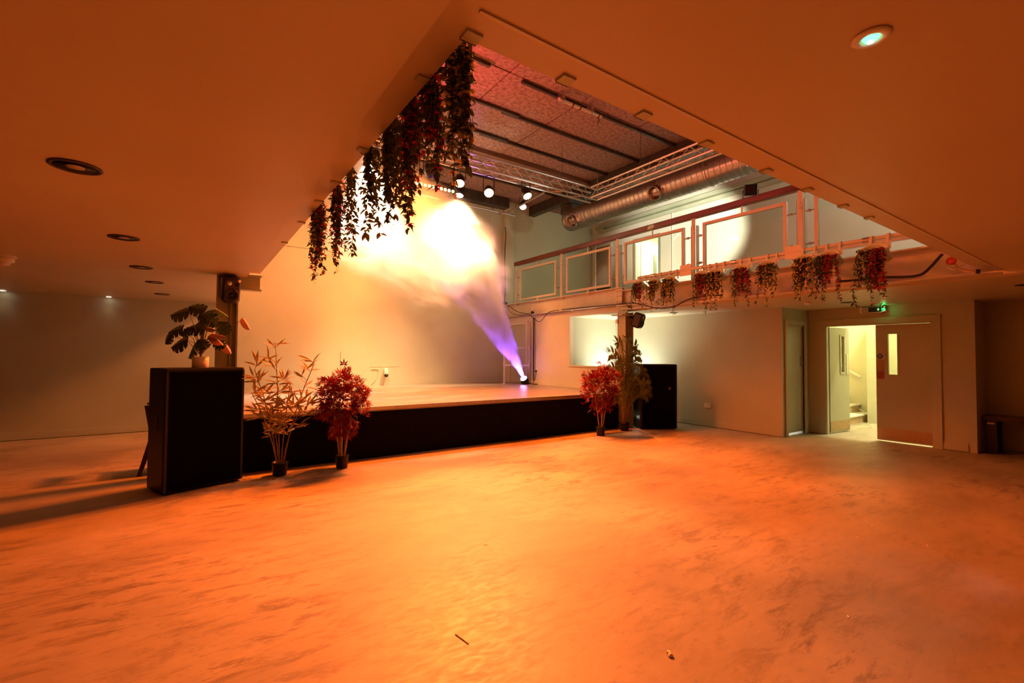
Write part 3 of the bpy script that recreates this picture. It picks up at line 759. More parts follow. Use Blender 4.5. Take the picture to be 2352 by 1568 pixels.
GL = [(1.47, .16, .50, (LF_DARK, LF_OLIVE, FL_CREAM), 'dark leafy garland with cream blossom nearest the ceiling corner', 20, 1.05),
      (1.66, .16, .42, (LF_DARK, LF_DARK, FL_PINK), 'dense dark garland with a few pink flowers, second from the corner', 22, 1.0),
      (1.86, .18, .53, (LF_DARK, LF_OLIVE, FL_PINK), 'broad leafy garland with pink flowers at its tip, third from the corner', 22, 1.0),
      (2.10, .22, .54, (LF_DARK, LF_OLIVE, None), 'long leafy garland in the middle of the glare', 20, 1.05),
      (2.42, .22, .48, (LF_OLIVE, LF_DARK, None), 'thin leafy garland with loose trailing tails', 11, 1.15),
      (2.80, .20, .50, (LF_OLIVE, LF_DARK, None), 'sparse small leaved garland against the glare', 8, 1.0),
      (3.15, .24, .55, (LF_DARK, LF_DARK, FL_PINK), 'narrow dark garland ending in pink flowers, second from the far end', 15, 1.05),
      (3.72, .36, .58, (LF_DARK, LF_OLIVE, FL_PINK), 'wide mixed garland with red flowers at the far end', 24, 1.1)]
for k, (y, w, L, ms, lb_, n, big) in enumerate(GL): garland(y, w, L, random.Random(90+k*13), ms, lb_, n, big)
# angle brackets on the void edges
for k, u in enumerate((985, 845, 780, 742, 700, 660)):
    v = 80+(1051-u)*1.192; q = onx(u, v, XV); 
    single('edge_bracket', MB().box((XV-.05, q.y-.02, 2.541), (XV+.002, q.y+.02, 2.549)).box((XV-.002, q.y-.02, 2.541), (XV+.003, q.y+.02, 2.60)), STEELP, (XV, q.y, 2.541), 'small painted angle bracket on the left edge board', 'bracket', 'brackets on left edge board')
for k, u in enumerate((1075, 1290, 1468, 1612, 1750, 1845, 1928, 1988)):
    v = 89+(u-1072)*.45; q = ony(u, v, YV)
    single('edge_bracket', MB().box((q.x-.03, YV-.05, 2.541), (q.x+.03, YV+.002, 2.549)).box((q.x-.03, YV-.002, 2.541), (q.x+.03, YV+.003, 2.60)), STEELP, (q.x, YV, 2.541), 'small painted angle bracket on the near edge board', 'bracket', 'brackets on near edge board')

# ------------------------------------------------------------------ truss, bars and lamps
def truss(label, p0, d, length, side, s=.225, z=4.95, pitch=.27):
    """box truss: p0 inner bottom chord start, d run direction, side = direction of the second bottom chord"""
    p0, d, side = Vector((*p0, z)), Vector((*d, 0)), Vector((*side, 0))
    t = thing('truss', p0, label, 'truss', 'aluminium lighting trusses')
    upv = Vector((0, 0, s)); sv = side*s
    ch = [p0, p0+sv, p0+upv, p0+sv+upv]
    for c in ch: rod('chord', ALU, t, c, c+d*length, .025, 12)
    n = int(length/pitch)
    for a, b in ((0, 1), (0, 2), (1, 3), (2, 3)):
        for k in range(n):
            q0, q1 = (ch[a], ch[b]) if k % 2 == 0 else (ch[b], ch[a])
            rod('brace', ALU, t, q0+d*(k*pitch), q1+d*((k+1)*pitch), .008, 6)
    return t
t1 = truss('front lighting truss across the stage under the roof', (1.0, 7.30), (1, 0), 6.33, (0, 1))
t2 = truss('side lighting truss along the balcony side of the roof', (7.10, 7.27), (0, -1), 5.4, (1, 0))
for x in (1.6, 4.2, 6.4):
    rod('hanger', DARKSTEEL, t1, (x, 7.41, 5.17), (x, 7.41, 5.95), .005, 6)
for y in (6.0, 3.6): rod('hanger', DARKSTEEL, t2, (7.21, y, 5.17), (7.21, y, 5.99), .005, 6)
bb = thing('lighting_bar', (4, 10, 5.19), 'long steel lighting bar above the back of the stage', 'pipe')
rod('bar', ALU, bb, (.9, 10.0, 5.19), (7.0, 10.0, 5.19), .026, 12)
for x in (1.5, 4.0, 6.3): rod('drop_rod', DARKSTEEL, bb, (x, 10, 5.19), (x, 10, 5.99), .01, 6)
for x in (1.5, 4.0, 6.5): MB().box((x-.03, 9.96, 5.15), (x+.03, 10.04, 5.23)).build('clamp', STEEL, bb)
b2_ = thing('lighting_bar', (6.5, 8.8, 5.1), 'short steel bar joining the front truss to the rear bar', 'pipe')
rod('bar', ALU, b2_, (6.05, 7.6, 4.93), (6.75, 10.0, 5.24), .022, 10)

def par(label, pos, tgt, col, glow, watts, cone, blend, r=.095, lens_dots=True, body=BLACKPL, lname='par_beam', up=True, mount=.22, hang=False, soft=.06):
    pos, tgt = Vector(pos), Vector(tgt); ax = (tgt-pos).normalized()
    t = thing('stage_lamp', pos, label, 'stage lamp', 'stage lamps')
    back = pos-ax*.24
    MB().lathe(back, ax, [(r*.55, 0), (r*.8, .03), (r*.85, .06), (r*.98, .10), (r, .225), (r*.94, .225), (r*.92, .205)], 20).build('can', body, t, True)
    cn_ = t.children[-1]
    MB().lathe(pos-ax*.035, ax, [(r*.93, 0), (r*.9, .006), (0, .012)], 20).build('lens', emitmat('lamp_glow_'+lname, glow[:3], glow[3]), cn_)
    sd = ax.cross(Vector((0, 0, 1))).normalized()
    mid = pos-ax*.12; top = mid+Vector((0, 0, mount if up else -mount))
    MB().tube([mid+sd*(r+.012), mid+sd*(r+.012)+(top-mid)*.85, top, mid-sd*(r+.012)+(top-mid)*.85, mid-sd*(r+.012)], .008, 6).build('yoke', body, t)
    if up:
        MB().box(top-Vector((.02, .02, .0)), top+Vector((.02, .02, .07))).build('clamp', STEEL, t)
    if hang: MB().cyl(top+Vector((0, 0, .07)), (top.x, top.y, 5.99), .012, 8).build('drop_pole', DARKSTEEL, t)
    if lens_dots:
        p = ax.orthogonal().normalized(); q = ax.cross(p)
        dots = MB()
        for rr, n in ((.0, 1), (r*.42, 6), (r*.74, 12)):
            for k in range(n):
                a = 2*math.pi*k/n; c = pos-ax*.02+(p*math.cos(a)+q*math.sin(a))*rr
                dots.lathe(c, ax, [(r*.15, 0), (r*.12, .006), (0, .009)], 8)
        dots.build('diodes', emitmat('diode_glow_'+lname, tuple(min(1, g*1.0) for g in glow[:3]), glow[3]*2.5), cn_)
    spot(lname, pos+ax*.02, tgt, col, watts, cone, blend, soft, t)
    return t
k = LIGHTS
for nm, lb_ in (('key_floor_a', 'brightest amber stage lamp under the front truss'), ('key_floor_b', 'amber stage lamp under the right end of the front truss'), ('key_floor_c', 'amber stage lamp on the left of the front truss behind the garlands'), ('added_fill_flood', 'wide amber fill lamp added left of the brightest stage lamp')):
    ps, tg, cl_, wt, cn, bl, rd = LIGHTS[nm]
    par(lb_, ps, tg, cl_, (1.0, .55, .18, 14), wt, cn, bl, lname=nm, mount=.30, soft=rd)
pr = ony(1201, 476, 9.6)
par('pink glowing stage lamp at the right end of the rear bar', pr, (3.8, 6.0, 0), (1.0, .30, .10), (1.0, .35, .28, 10), 500, 70, .8, lname='pink_par', mount=.2, hang=True)
par('red stage lamp on the front truss pointing up at the roof', (2.2, 7.15, 4.85), (4.2, 4.6, 6.0), (1.0, .08, .085), (1.0, .25, .2, 8), 420, 120, .9, lname='roof_wash', up=False, mount=-.1)
# wash lamps for the stage and the smoke, on the front truss behind the garlands
for x, tg, wt, cn, lb_ in ((1.9, (4.8, 11.0, 1.4), 1100, 64, 'warm stage lamp at the far left of the front truss'), (3.4, (5.8, 10.1, 1.1), 1350, 78, 'warm stage lamp left of the brightest amber lamp')):
    par(lb_, (x, 7.45, 4.62), tg, GOLD, (1.0, .62, .25, 8), wt, cn, .8, lname='stage_wash_%d' % int(x*10), mount=.28)
# LED batten
la, lb2 = ony(955, 420, 9.9), ony(1042, 440, 9.9)
lbz = (la.z+lb2.z)/2
t = thing('led_batten', ((la.x+lb2.x)/2, 9.9, lbz), 'row of small amber LEDs on a batten above the rear bar', 'LED batten')
MB().box((la.x-.35, 9.9, lbz-.045), (lb2.x+.03, 10.0, lbz+.045)).build('housing', BLACKPL, t)
for x in (la.x-.1, lb2.x-.12): MB().box((x, 9.98, 5.19), (x+.03, 10.02, lbz)).build('bracket', STEEL, t)
for k in range(14):
    x = lb2.x-.02-k*(lb2.x-la.x)/9.5
    MB().lathe((x, 9.9, lbz), (0, -1, -.15), [(.036, -.005), (.034, .008), (.02, .018), (0, .02)], 12).build('diode', emitmat('batten_glow', (1, .62, .22), 14), t)
spot('batten_beam', (4.6, 9.78, lbz), (-.4, 9.6, .3), (1.0, .24, .04), 3000, 100, .9, .5, t)

# ------------------------------------------------------------------ duct
DX, DZ, DR = 8.02, 5.0, .275
t = thing('air_duct', (DX, 5, DZ), 'galvanised spiral air duct hanging under the roof', 'duct')
prof = [(DR*.97, 0), (DR, .02)]
y = .05
while y < 7.4:
    prof += [(DR, y), (DR, y+.012), (DR+.0035, y+.016), (DR+.0035, y+.024), (DR, y+.028), (DR, y+.040)]; y += .115
MB().lathe((DX, 9.0, DZ), (0, -1, 0), prof, 36).build('tube', GALV, t, True)
for yy, nm in ((8.60, 'a'), (6.08, 'b')):
    ax = Vector((-.86, 0, -.5)).normalized(); c = Vector((DX, yy, DZ))+ax*(DR-.02)
    col_ = MB().lathe(c, ax, [(.145, -.04), (.145, .10), (.135, .10), (.135, .0), (.0, .0)], 24)
    cc_ = col_.build('outlet_collar', GALV, t, True)
    MB().cyl(c+ax*.004, c+ax*.008, .13, 20).build('dark_throat', BLACK, cc_)
    MB().obox(c+ax*.06, (0, .125, 0), ax*.05, Vector((.004, 0, -.004))).build('damper', GALV, cc_)
for yy in (8.0, 5.0, 2.6):
    MB().lathe((DX, yy, DZ), (0, -1, 0), [(DR+.004, 0), (DR+.012, 0), (DR+.012, .03), (DR+.004, .03)], 32).build('strap', STEEL, t)
    MB().cyl((DX, yy-.015, DZ+DR), (DX, yy-.015, 5.99), .008, 6).build('hanger', STEEL, t)
lb_ = Vector((DX, 8.42, DZ))+Vector((-.86, 0, -.5)).normalized()*(DR+.012)
MB().obox(lb_, (0, .07, 0), Vector((-.5, 0, .86))*.045, Vector((-.86, 0, -.5))*.002).build('paper_label', WHITEPL, t)
single('roof_bracket', MB().box((8.15, 9.05, 5.3), (8.75, 9.5, 5.72)).box((8.0, 9.0, 5.5), (8.9, 9.2, 5.7)), DARKSTEEL, (8.4, 9.2, 5.3), 'dark steel box above the far end of the air duct', 'bracket')
# scaffold tube clamped under a roof batten
t = thing('scaffold_tube', (5.4, 5.8, 5.78), 'short scaffold tube clamped under a roof batten', 'pipe')
rod('tube', CREAMSTEEL, t, (4.98, 5.86, 5.80), (5.98, 5.86, 5.80), .026, 12)
for x in (5.05, 5.72):
    MB().lathe((x, 5.86, 5.80), (1, 0, 0), [(.03, 0), (.045, 0), (.045, .05), (.03, .05)], 14).build('coupler', ALU, t)
    MB().box((x, 5.84, 5.83), (x+.05, 5.98, 5.95)).build('hanger', ALU, t)
for x in (5.28, 5.45, 5.9): MB().lathe((x, 5.86, 5.80), (1, 0, 0), [(.027, 0), (.032, 0), (.032, .02), (.027, .02)], 12).build('cable_tie', RUBBER, t)
MB().tube([(5.9, 5.86, 5.78), (5.91, 5.85, 5.70), (5.89, 5.87, 5.64)], .008, 5).build('loose_tie', RUBBER, t)
# ------------------------------------------------------------------ speaker cabinets
GRILLE = mat('black_grille_cloth', (0.004, 0.0035, 0.0035), 1.0, var=0.4, scale=60, spec=0.03)
def cabinet(label, a, b, depth, h=1.33):
    """a, b: front bottom corners left and right (as seen from the front)"""
    a, b = Vector((*a, 0)), Vector((*b, 0)); e = (b-a).normalized(); n = Vector((-e.y, e.x, 0))   # n points backwards
    w = (b-a).length
    t = thing('speaker_cabinet', (a+b)/2, label, 'speaker', 'tall black loudspeaker cabinets')
    c = (a+b)/2+n*(depth/2)+Vector((0, 0, h/2+.01))
    MB().chamfer(c, e*(w/2), n*(depth/2), (0, 0, h/2-.01), .018).build('body', BLACKPL, t)
    f0 = (a+b)/2+Vector((0, 0, h/2))
    MB().obox(f0-n*.004, e*(w/2-.035), n*.008, (0, 0, h/2-.04)).build('grille', GRILLE, t)
    for sx in (-1, 1): MB().obox(f0+e*sx*(w/2-.022)-n*.002, e*.012, n*.008, (0, 0, h/2-.03)).build('grille_edge', BLACK, t)
    for sd, bb_ in ((-1, a), (1, b)):
        hp = bb_+n*(depth*.5)+Vector((0, 0, h*.56))+e*sd*.002
        MB().obox(hp, e*.004, n*.06, (0, 0, .075)).build('side_handle', RUBBER, t)
    for sx in (-1, 1):
        for sy in (.12, .88): MB().cyl((a+b)/2+e*sx*(w/2-.08)+n*depth*sy, (a+b)/2+e*sx*(w/2-.08)+n*depth*sy+Vector((0, 0, .022)), .03, 10).build('foot', RUBBER, t)
    return t, e, n, c
cabL, eL, nL, cL = cabinet('tall black speaker cabinet at far left carrying the potted monstera', (-.22, 6.06), (.53, 6.33), .46)
MB().obox(cL+eL*.22-nL*.236+Vector((0, 0, .05)), eL*.001, nL*.001, (0, 0, .001)).build('screw', STEEL, cabL)
cabR, eR, nR, cR = cabinet('tall black speaker cabinet right of the stage by the palm', (7.56, 6.30), (8.22, 5.90), .5)
bd = cR+eR*.22-nR*.262+Vector((0, 0, .16))
MB().obox(bd, eR*.028, nR*.004, (0, 0, .025)).build('badge', mat('dull_gold_badge', (.12, .06, .02), .4, .6), cabR)

# equipment desk and floor flood behind the right cabinet
t = thing('equipment_desk', (8.1, 7.1, 0), 'black equipment desk behind the right speaker cabinet', 'desk')
for x in (7.72, 8.42):
    for y in (6.88, 7.58): MB().box((x-.02, y-.02, 0), (x+.02, y+.02, 1.05)).build('leg', BLACK, t)
MB().box((7.68, 6.84, .30), (8.46, 7.62, 1.05)).build('body', BLACK, t)
MB().box((7.66, 6.82, 1.05), (8.48, 7.64, 1.075)).build('top', BLACKPL, t)
MB().box((7.66, 6.82, 1.10), (8.48, 7.64, 1.115)).build('tray', WHITEPL, t)
MB().box((7.70, 6.86, 1.075), (8.44, 7.60, 1.10)).build('spacer', BLACK, t)
fp = Vector((7.83, 6.63, 0))
t = thing('floor_floodlight', fp, 'small black floodlight glowing white on the floor behind the right cabinet', 'floodlight')
point('floor_flood_bulb', (7.74, 6.52, .22), WHITE, 5, .06, t)
fc = fp+Vector((.02, .0, .17)); fa = Vector((.25, .75, .62)).normalized(); fs = fa.cross(Vector((0, 0, 1))).normalized(); fu = fs.cross(fa)
MB().chamfer(fc-fa*.03, fs*.10, fu*.075, fa*.035, .01).build('housing', BLACKPL, t)
MB().obox(fc+fa*.008, fs*.085, fu*.06, fa*.003).build('lens', emitmat('floor_flood_glow', WHITE, 14), t)
MB().tube([fc-fs*.12, fp-fs*.12+Vector((.02, 0, .01)), fp+fs*.12+Vector((.02, 0, .01)), fc+fs*.12], .007, 6).build('stand', BLACKPL, t)
# wall uplight behind the desk that lights the hatch recess
up_ = Vector((8.70, 7.78, 0))
t = thing('floor_uplight', up_, 'white uplight on the floor in the corner behind the hatch', 'uplight')
MB().lathe(up_, (0, 0, 1), [(.10, 0), (.10, .16), (.09, .18), (.085, .17), (0, .165)], 18).build('can', BLACKPL, t, True)
MB().cyl(up_+Vector((0, 0, .168)), up_+Vector((0, 0, .172)), .08, 18).build('lens', emitmat('uplight_glow', WHITE, 14), t)
spot('corner_uplight', up_+Vector((0, 0, .20)), (8.92, 7.85, 1.5), WHITE, 620, 120, .9, .08, t)

# ------------------------------------------------------------------ wall speakers
def wallspk(label, pos, face, s, tilt=.25):
    pos = Vector(pos); f = Vector(face).normalized(); sd = f.cross(Vector((0, 0, 1))).normalized(); u = sd.cross(f)
    t = thing('wall_speaker', pos, label, 'speaker', 'small black wall speakers')
    hw, hh, hd = .095*s, .155*s, .10*s
    bd_ = MB().chamfer(pos, sd*hw, u*hh, f*hd, .03*s).build('body', mat('dark_red_black_plastic', (.02, .009, .008), .35, var=.2), t)
    MB().lathe(pos+f*(hd+.001)-u*.05*s, f, [(.075*s, 0), (.075*s, .008), (.066*s, .010), (.05*s, -.002), (.02*s, -.008), (.022*s, .004), (0, .010)], 22).build('woofer', RUBBER, bd_, True)
    MB().lathe(pos+f*(hd+.001)+u*.085*s+sd*.03*s, f, [(.026*s, 0), (.024*s, .006), (.014*s, .008), (0, .012)], 16).build('tweeter', ALU, bd_, True)
    MB().lathe(pos+f*(hd+.001)+u*.08*s-sd*.045*s, f, [(.022*s, 0), (.02*s, .004), (.016*s, -.002), (0, -.006)], 14).build('port', BLACK, bd_, True)
    MB().tube([pos-f*hd, pos-f*(hd+.10)+Vector((0, 0, .02))], .018*s, 8).build('bracket', BLACKPL, t)
    return t
wallspk('small black speaker on the left steel column', (.385, 6.80, 2.305), (.12, -1, -.32), 1.05)
wallspk('small black speaker on the right steel column', (7.57, 6.36, 2.23), (.25, -1, -.35), 1.0)

# ------------------------------------------------------------------ chair behind the left cabinet
co = Vector((-.18, 7.3, 0))
t = thing('wooden_chair', co, 'dark wooden chair half hidden behind the left cabinet', 'chair')
def bar(m, a, b, wx, wy):
    a, b = Vector(a), Vector(b); d = (b-a); sx = Vector((1, 0, 0)); sy = Vector((0, 1, 0))
    vs = []
    for p, k_ in ((a, .7), (b, 1.0)): vs += [p-sx*wx*k_-sy*wy, p+sx*wx*k_-sy*wy, p+sx*wx*k_+sy*wy, p-sx*wx*k_+sy*wy]
    return m.add(vs, [(0,3,2,1),(4,5,6,7),(0,1,5,4),(1,2,6,5),(2,3,7,6),(3,0,4,7)])
for y in (7.22, 7.62):
    bar(MB(), (-.49, y, 0), (-.37, y, .46), .03, .016).build('leg', DARKWOOD, t)
    bar(MB(), (.10, y, 0), (.02, y, .46), .028, .016).build('leg', DARKWOOD, t)
    bar(MB(), (-.37, y, .44), (-.43, y, .85), .026, .016).build('back_post', DARKWOOD, t)
MB().chamfer((-.16, 7.42, .46), (.24, 0, 0), (0, .23, 0), (0, 0, .018), .012).build('seat', DARKWOOD, t)
MB().obox((-.405, 7.42, .77), (.012, 0, .0), (0, .215, 0), (-.012, 0, .08)).build('backrest', DARKWOOD, t)

# ------------------------------------------------------------------ potted plants
def pot(parent, c, r, h, material, soil=True):
    p = MB().lathe(c, (0, 0, 1), [(r*.80, 0), (r*.82, .005), (r*.97, h*.86), (r*1.03, h*.87), (r*1.03, h), (r*.94, h), (r*.92, h*.9), (0, h*.9)], 24).build('pot', material, parent, True)
    return p
def leafmesh(name, material, fn):
    mb = MB(); fn(mb); me = mb.mesh(name); me.materials.append(material); return me
def quat_dir(d, roll=0.0, nrm=(0, 0, 1)):
    d = Vector(d).normalized(); n = Vector(nrm); x = d.cross(n)
    if x.length < 1e-4: x = d.orthogonal()
    x.normalize(); z = x.cross(d)
    return Matrix((x, d, z)).transposed().to_quaternion() @ Quaternion((0, 1, 0), roll)   # local +Y along d
# --- bamboo
BAMB = leafmesh('bamboo_leaf', LF_BAMBOO, lambda m: m.leaf((0, 0, 0), (0, 1, 0), (0, 0, 1), 1.0, .15, .12))
def bamboo(c, label, rnd, h=1.45):
    c = Vector(c); t = thing('bamboo_plant', c, label, 'potted plant')
    pot(t, c, .095, .16, BLACKPL)
    tips = [(-.26, .0, 1.26), (.34, .08, 1.32), (-.06, .02, 1.46), (.08, -.05, 1.10), (-.28, -.05, .98), (.22, .06, .80), (-.10, .05, .82)]
    nleaf = 0
    for tx, ty, tz in tips:
        base = c+Vector((tx*.12, ty*.3, .12)); tip = c+Vector((tx*1.15, ty, tz*h/1.45))
        mid = base.lerp(tip, .5)+Vector((-tx*.22, 0, .05))
        pts = [base.lerp(mid, s/4).lerp(mid.lerp(tip, s/4), s/4) for s in range(5)]
        MB().tube(pts, .008, 6, .004).build('stem', STEM, t)
        nt = 7
        for k in range(nt):
            f_ = .34+.66*(k+1)/nt
            i = min(3, int(f_*4)); p0 = pts[i].lerp(pts[i+1], f_*4-i)
            a = rnd.uniform(0, 6.28); td = Vector((math.cos(a)+tx*.8, math.sin(a)*.6, rnd.uniform(.1, .8))).normalized()
            p1 = p0+td*rnd.uniform(.06, .19)
            MB().tube([p0, p0.lerp(p1, .5)+Vector((0, 0, .01)), p1], .003, 4).build('twig', STEM, t)
            for q in range(6):
                a = rnd.uniform(0, 6.28)
                d = (td*.6+Vector((math.cos(a), math.sin(a)*.7, rnd.uniform(-.5, .8)))*.9).normalized()
                pq = p1.lerp(p0, rnd.uniform(0, .7))
                inst('leaf', BAMB, t, pq, quat_dir(d, rnd.uniform(-.5, .5), (rnd.uniform(-.5, .5), -1, .7)), rnd.uniform(.13, .20)); nleaf += 1
    return t
bamboo((.93, 6.36, 0), 'tall dry golden bamboo in a black pot by the left cabinet', random.Random(5), 1.50)
# --- red maple
def maple_leaf(m):
    for a, L in ((0, 1), (.75, .85), (-.75, .85), (1.5, .6), (-1.5, .6)):
        d = Vector((math.sin(a), math.cos(a), -.12)); s = Vector((math.cos(a), -math.sin(a), 0))
        m.add([(0, 0, 0), d*L*.45+s*.12, d*L, d*L*.45-s*.12], [(0, 1, 2, 3)])
MAPL = leafmesh('maple_leaf', LF_RED, maple_leaf)
def maple(c, label, rnd, h, rad, zc):
    c = Vector(c); t = thing('maple_plant', c, label, 'potted plant', 'red maple plants')
    pot(t, c, .085, .17, BLACKPL)
    MB().cyl(c+Vector((0, 0, .14)), c+Vector((0, 0, .152)), .078, 16).build('soil', SOIL, t)
    ends = []
    for k in range(5):
        a = k*1.27+.4; r0 = .03
        tip = c+Vector((math.cos(a)*rad*.45, math.sin(a)*rad*.35, zc+rnd.uniform(-.1, .15)))
        base = c+Vector((math.cos(a)*r0, math.sin(a)*r0, .14)); mid = base.lerp(tip, .5)+Vector((math.cos(a+2)*.03, 0, .04))
        pts = [base.lerp(mid, s/4).lerp(mid.lerp(tip, s/4), s/4) for s in range(5)]
        MB().tube(pts, .012, 6, .006).build('trunk', TRUNK, t)
        ends.append(tip)
    more = MB(); tw = MB(); n_parts = 0
    cen = c+Vector((0, 0, zc))
    pts_ = []
    while len(pts_) < 900:
        v = Vector((rnd.gauss(0, 1), rnd.gauss(0, 1), rnd.gauss(0, 1))); v.normalize(); rr = rnd.uniform(.15, 1.0)**.5
        lump = 1+.16*math.sin(v.x*5+1.3)*math.cos(v.z*6)+.10*math.sin(v.y*9)
        p = cen+Vector((v.x*rad*rr*lump, v.y*rad*.85*rr*lump, v.z*(h-zc)*rr*lump))
        if v.z < -.35 and abs(v.x) > .55: continue
        if p.z < c.z+.36: continue
        pts_.append((p, v))
    pts_.sort(key=lambda q: (q[0]-CO).length)
    for i, (p, v) in enumerate(pts_):
        d = (v*.9+Vector((rnd.uniform(-.6, .6), rnd.uniform(-.6, .6), rnd.uniform(-.5, .5)))).normalized()
        s = rnd.uniform(.055, .095); qd = quat_dir(d, rnd.uniform(-1, 1))
        if i < 295: inst('leaf', MAPL, t, p, qd, s)
        else:
            mtx = Matrix.Translation(p) @ qd.to_matrix().to_4x4() @ Matrix.Scale(s, 4)
            tmp = MB(); maple_leaf(tmp); more.add([mtx @ Vector(x) for x in tmp.v], tmp.f)
        if i % 9 == 0: tw.tube([min(ends, key=lambda e_: (e_-p).length), p], .0035, 4, .0015)
    more.build('inner_leaves', LF_RED, t, kind='stuff')
    tw.build('twigs', TRUNK, t, kind='stuff')
    MB().tube([cen, cen+Vector((.01, 0, h-zc+.06))], .006, 5, .004).build('leader', TRUNK, t)
    return t
maple((1.66, 6.31, 0), 'red maple in a black pot at the left of the stage front', random.Random(11), 1.28, .33, .83)
maple((6.34, 6.22, 0), 'red maple in a black pot at the right of the stage front', random.Random(23), 1.30, .40, .86)
# --- palm
def palm(c, label, rnd):
    c = Vector(c); t = thing('palm_plant', c, label, 'potted plant')
    pot(t, c, .095, .16, BLACKPL)
    fr = [(-.50, -.05, 1.52), (.40, -.05, 1.48), (.04, -.05, 1.80), (-.24, -.03, 1.74), (.24, -.08, 1.68), (-.55, -.12, 1.22), (.48, -.16, 1.16), (-.30, -.20, 1.00), (.42, -.26, .90),
          (.18, -.30, .95), (-.48, -.16, .72), (.05, -.22, 1.30), (-.14, -.18, 1.44), (.34, -.1, 1.34), (.30, -.28, .72), (.0, -.30, 1.05), (-.38, -.12, 1.40), (.14, -.14, 1.52), (.50, -.22, .78), (-.16, -.26, .84)]
    for tx, ty, tz in fr:
        base = c+Vector((rnd.uniform(-.05, .05), rnd.uniform(-.05, .05), .12)); tip = c+Vector((tx, ty, tz))
        ctl = c+Vector((tx*.22, ty*.3, tz*1.12))
        pts = [base.lerp(ctl, s/9).lerp(ctl.lerp(tip, s/9), s/9) for s in range(10)]
        m = MB(); m.tube(pts, .008, 5, .003)
        fd = m.build('frond_stem', STEM, t)
        ml = MB()
        for i in range(3, 10):
            for q in (0, .25, .5, .75):
                if i == 9 and q: continue
                p = pts[i].lerp(pts[min(9, i+1)], q); d = (pts[min(9, i+1)]-pts[i-1]).normalized()
                sd = d.cross(Vector((.3, -1, .2))).normalized()
                L = .27*(1-.40*abs((i+q-6.2)/4))
                for s in (-1, 1):
                    ld = (d*.55+sd*s*.95+Vector((0, -.15, .05))).normalized()
                    ml.leaf(p, ld, Vector((0, -1, .6)), L*.85, .024, .30)
        ml.build('frond', LF_PALM, t)
    return t
palm((7.17, 6.38, 0), 'tall green palm in a black pot beside the right steel column', random.Random(31))
# --- monstera
def monst(m, cuts=True):
    rim = []
    N = 34
    for k in range(N+1):
        a = math.pi*k/N          # 0 tip .. pi base notch, one half
        r = .5*(1-.15*math.cos(a))*(1.0 if a < 2.6 else .92)
        x = math.sin(a)*r*.92; y = .52+math.cos(a)*r
        if cuts and k % 6 == 4 and 4 < k < 30: x *= .55
        if k == 0: x = 0; y = 1.05
        rim.append((x, y))
    for s in (1, -1):
        vs = [(0, y*.96, -.10*y*y) for x, y in rim]+[(s*x, y, -.45*x-.16*y*y+.05) for x, y in rim]
        n = N+1
        m.add(vs, [(i, i+1, n+i+1, n+i) if s > 0 else (i, n+i, n+i+1, i+1) for i in range(N)])
MONA = leafmesh('monstera_leaf', LF_MONST, monst)
MONB = leafmesh('pale_monstera_leaf', LF_MONST2, monst)
MONC = leafmesh('bronze_leaf', LF_BROWN, lambda m: monst(m, False))
topz = 1.33
mp = onz(469, 838, topz); mp = Vector((.09, 6.42, topz))
t = thing('monstera_plant', mp, 'leafy monstera in a white pot on the left speaker cabinet', 'potted plant')
MB().lathe(mp, (0, 0, 1), [(.080, 0), (.083, .004), (.083, .125), (.078, .125), (.076, .11), (0, .11)], 26).build('pot', POTWHITE, t, True)
MB().cyl(mp+Vector((0, 0, .108)), mp+Vector((0, 0, .114)), .074, 16).build('soil', SOIL, t)
crown = mp+Vector((.0, 0, .2))
MB().tube([mp+Vector((0, 0, .1)), mp+Vector((.0, 0, .42))], .012, 7, .007).build('stem', STEM, t)
rm = random.Random(3)
# (px, py of leaf centre, size m, direction in view right/up, kind)
LV = [(452, 707, .20, (-.9, .25), 0), (412, 717, .24, (-1, -.15), 0), (470, 722, .22, (-.9, -.1), 0), (462, 735, .20, (-.8, -.35), 0), (486, 738, .17, (.5, -.6), 0), (489, 718, .13, (.9, -.2), 0),
      (402, 757, .19, (-1, -.2), 0), (384, 778, .14, (-.6, -.9), 0), (425, 762, .13, (-.6, -.6), 0), (452, 751, .22, (-.8, .1), 0), (480, 752, .14, (.9, -.3), 2), (410, 787, .24, (-.9, -.35), 0), (438, 806, .20, (-.55, -.8), 0),
      (465, 790, .16, (.6, -.5), 0), (512, 755, .18, (.3, -.75), 0), (497, 778, .19, (.8, -.5), 2), (505, 790, .15, (.9, -.35), 0), (521, 796, .17, (.65, -.8), 2), (508, 716, .17, (.85, -.45), 1), (566, 742, .16, (.6, -.8), 2), (500, 768, .16, (.9, -.1), 2)]
for i, (u, v, s, (dr, du), kd) in enumerate(LV):
    dep = mp.y+rm.uniform(-.12, .12)-(.0 if kd == 0 else .05)
    cpt = ony(u, v, dep)
    d = (RV*dr+UV*du+FW*rm.uniform(-.35, .1)).normalized()
    nrm = (-FW*1.0+UV*.75+RV*rm.uniform(-.4, .4)).normalized() if kd == 0 else (-FW*.35+UV*.8+RV*(.9 if i % 2 else .5)).normalized()
    b0 = cpt-d*s*.5
    inst('leaf', (MONA, MONB, MONC)[kd], t, b0, quat_dir(d, 0, nrm), s if kd == 0 else (s*.75, s*1.1, s))
    MB().tube([mp+Vector((0, 0, .12+.01*(i % 5))), crown.lerp(b0, .45)+Vector((0, 0, .02)), b0+d*s*.1], .0045, 5, .003).build('leaf_stalk', STEM, t)

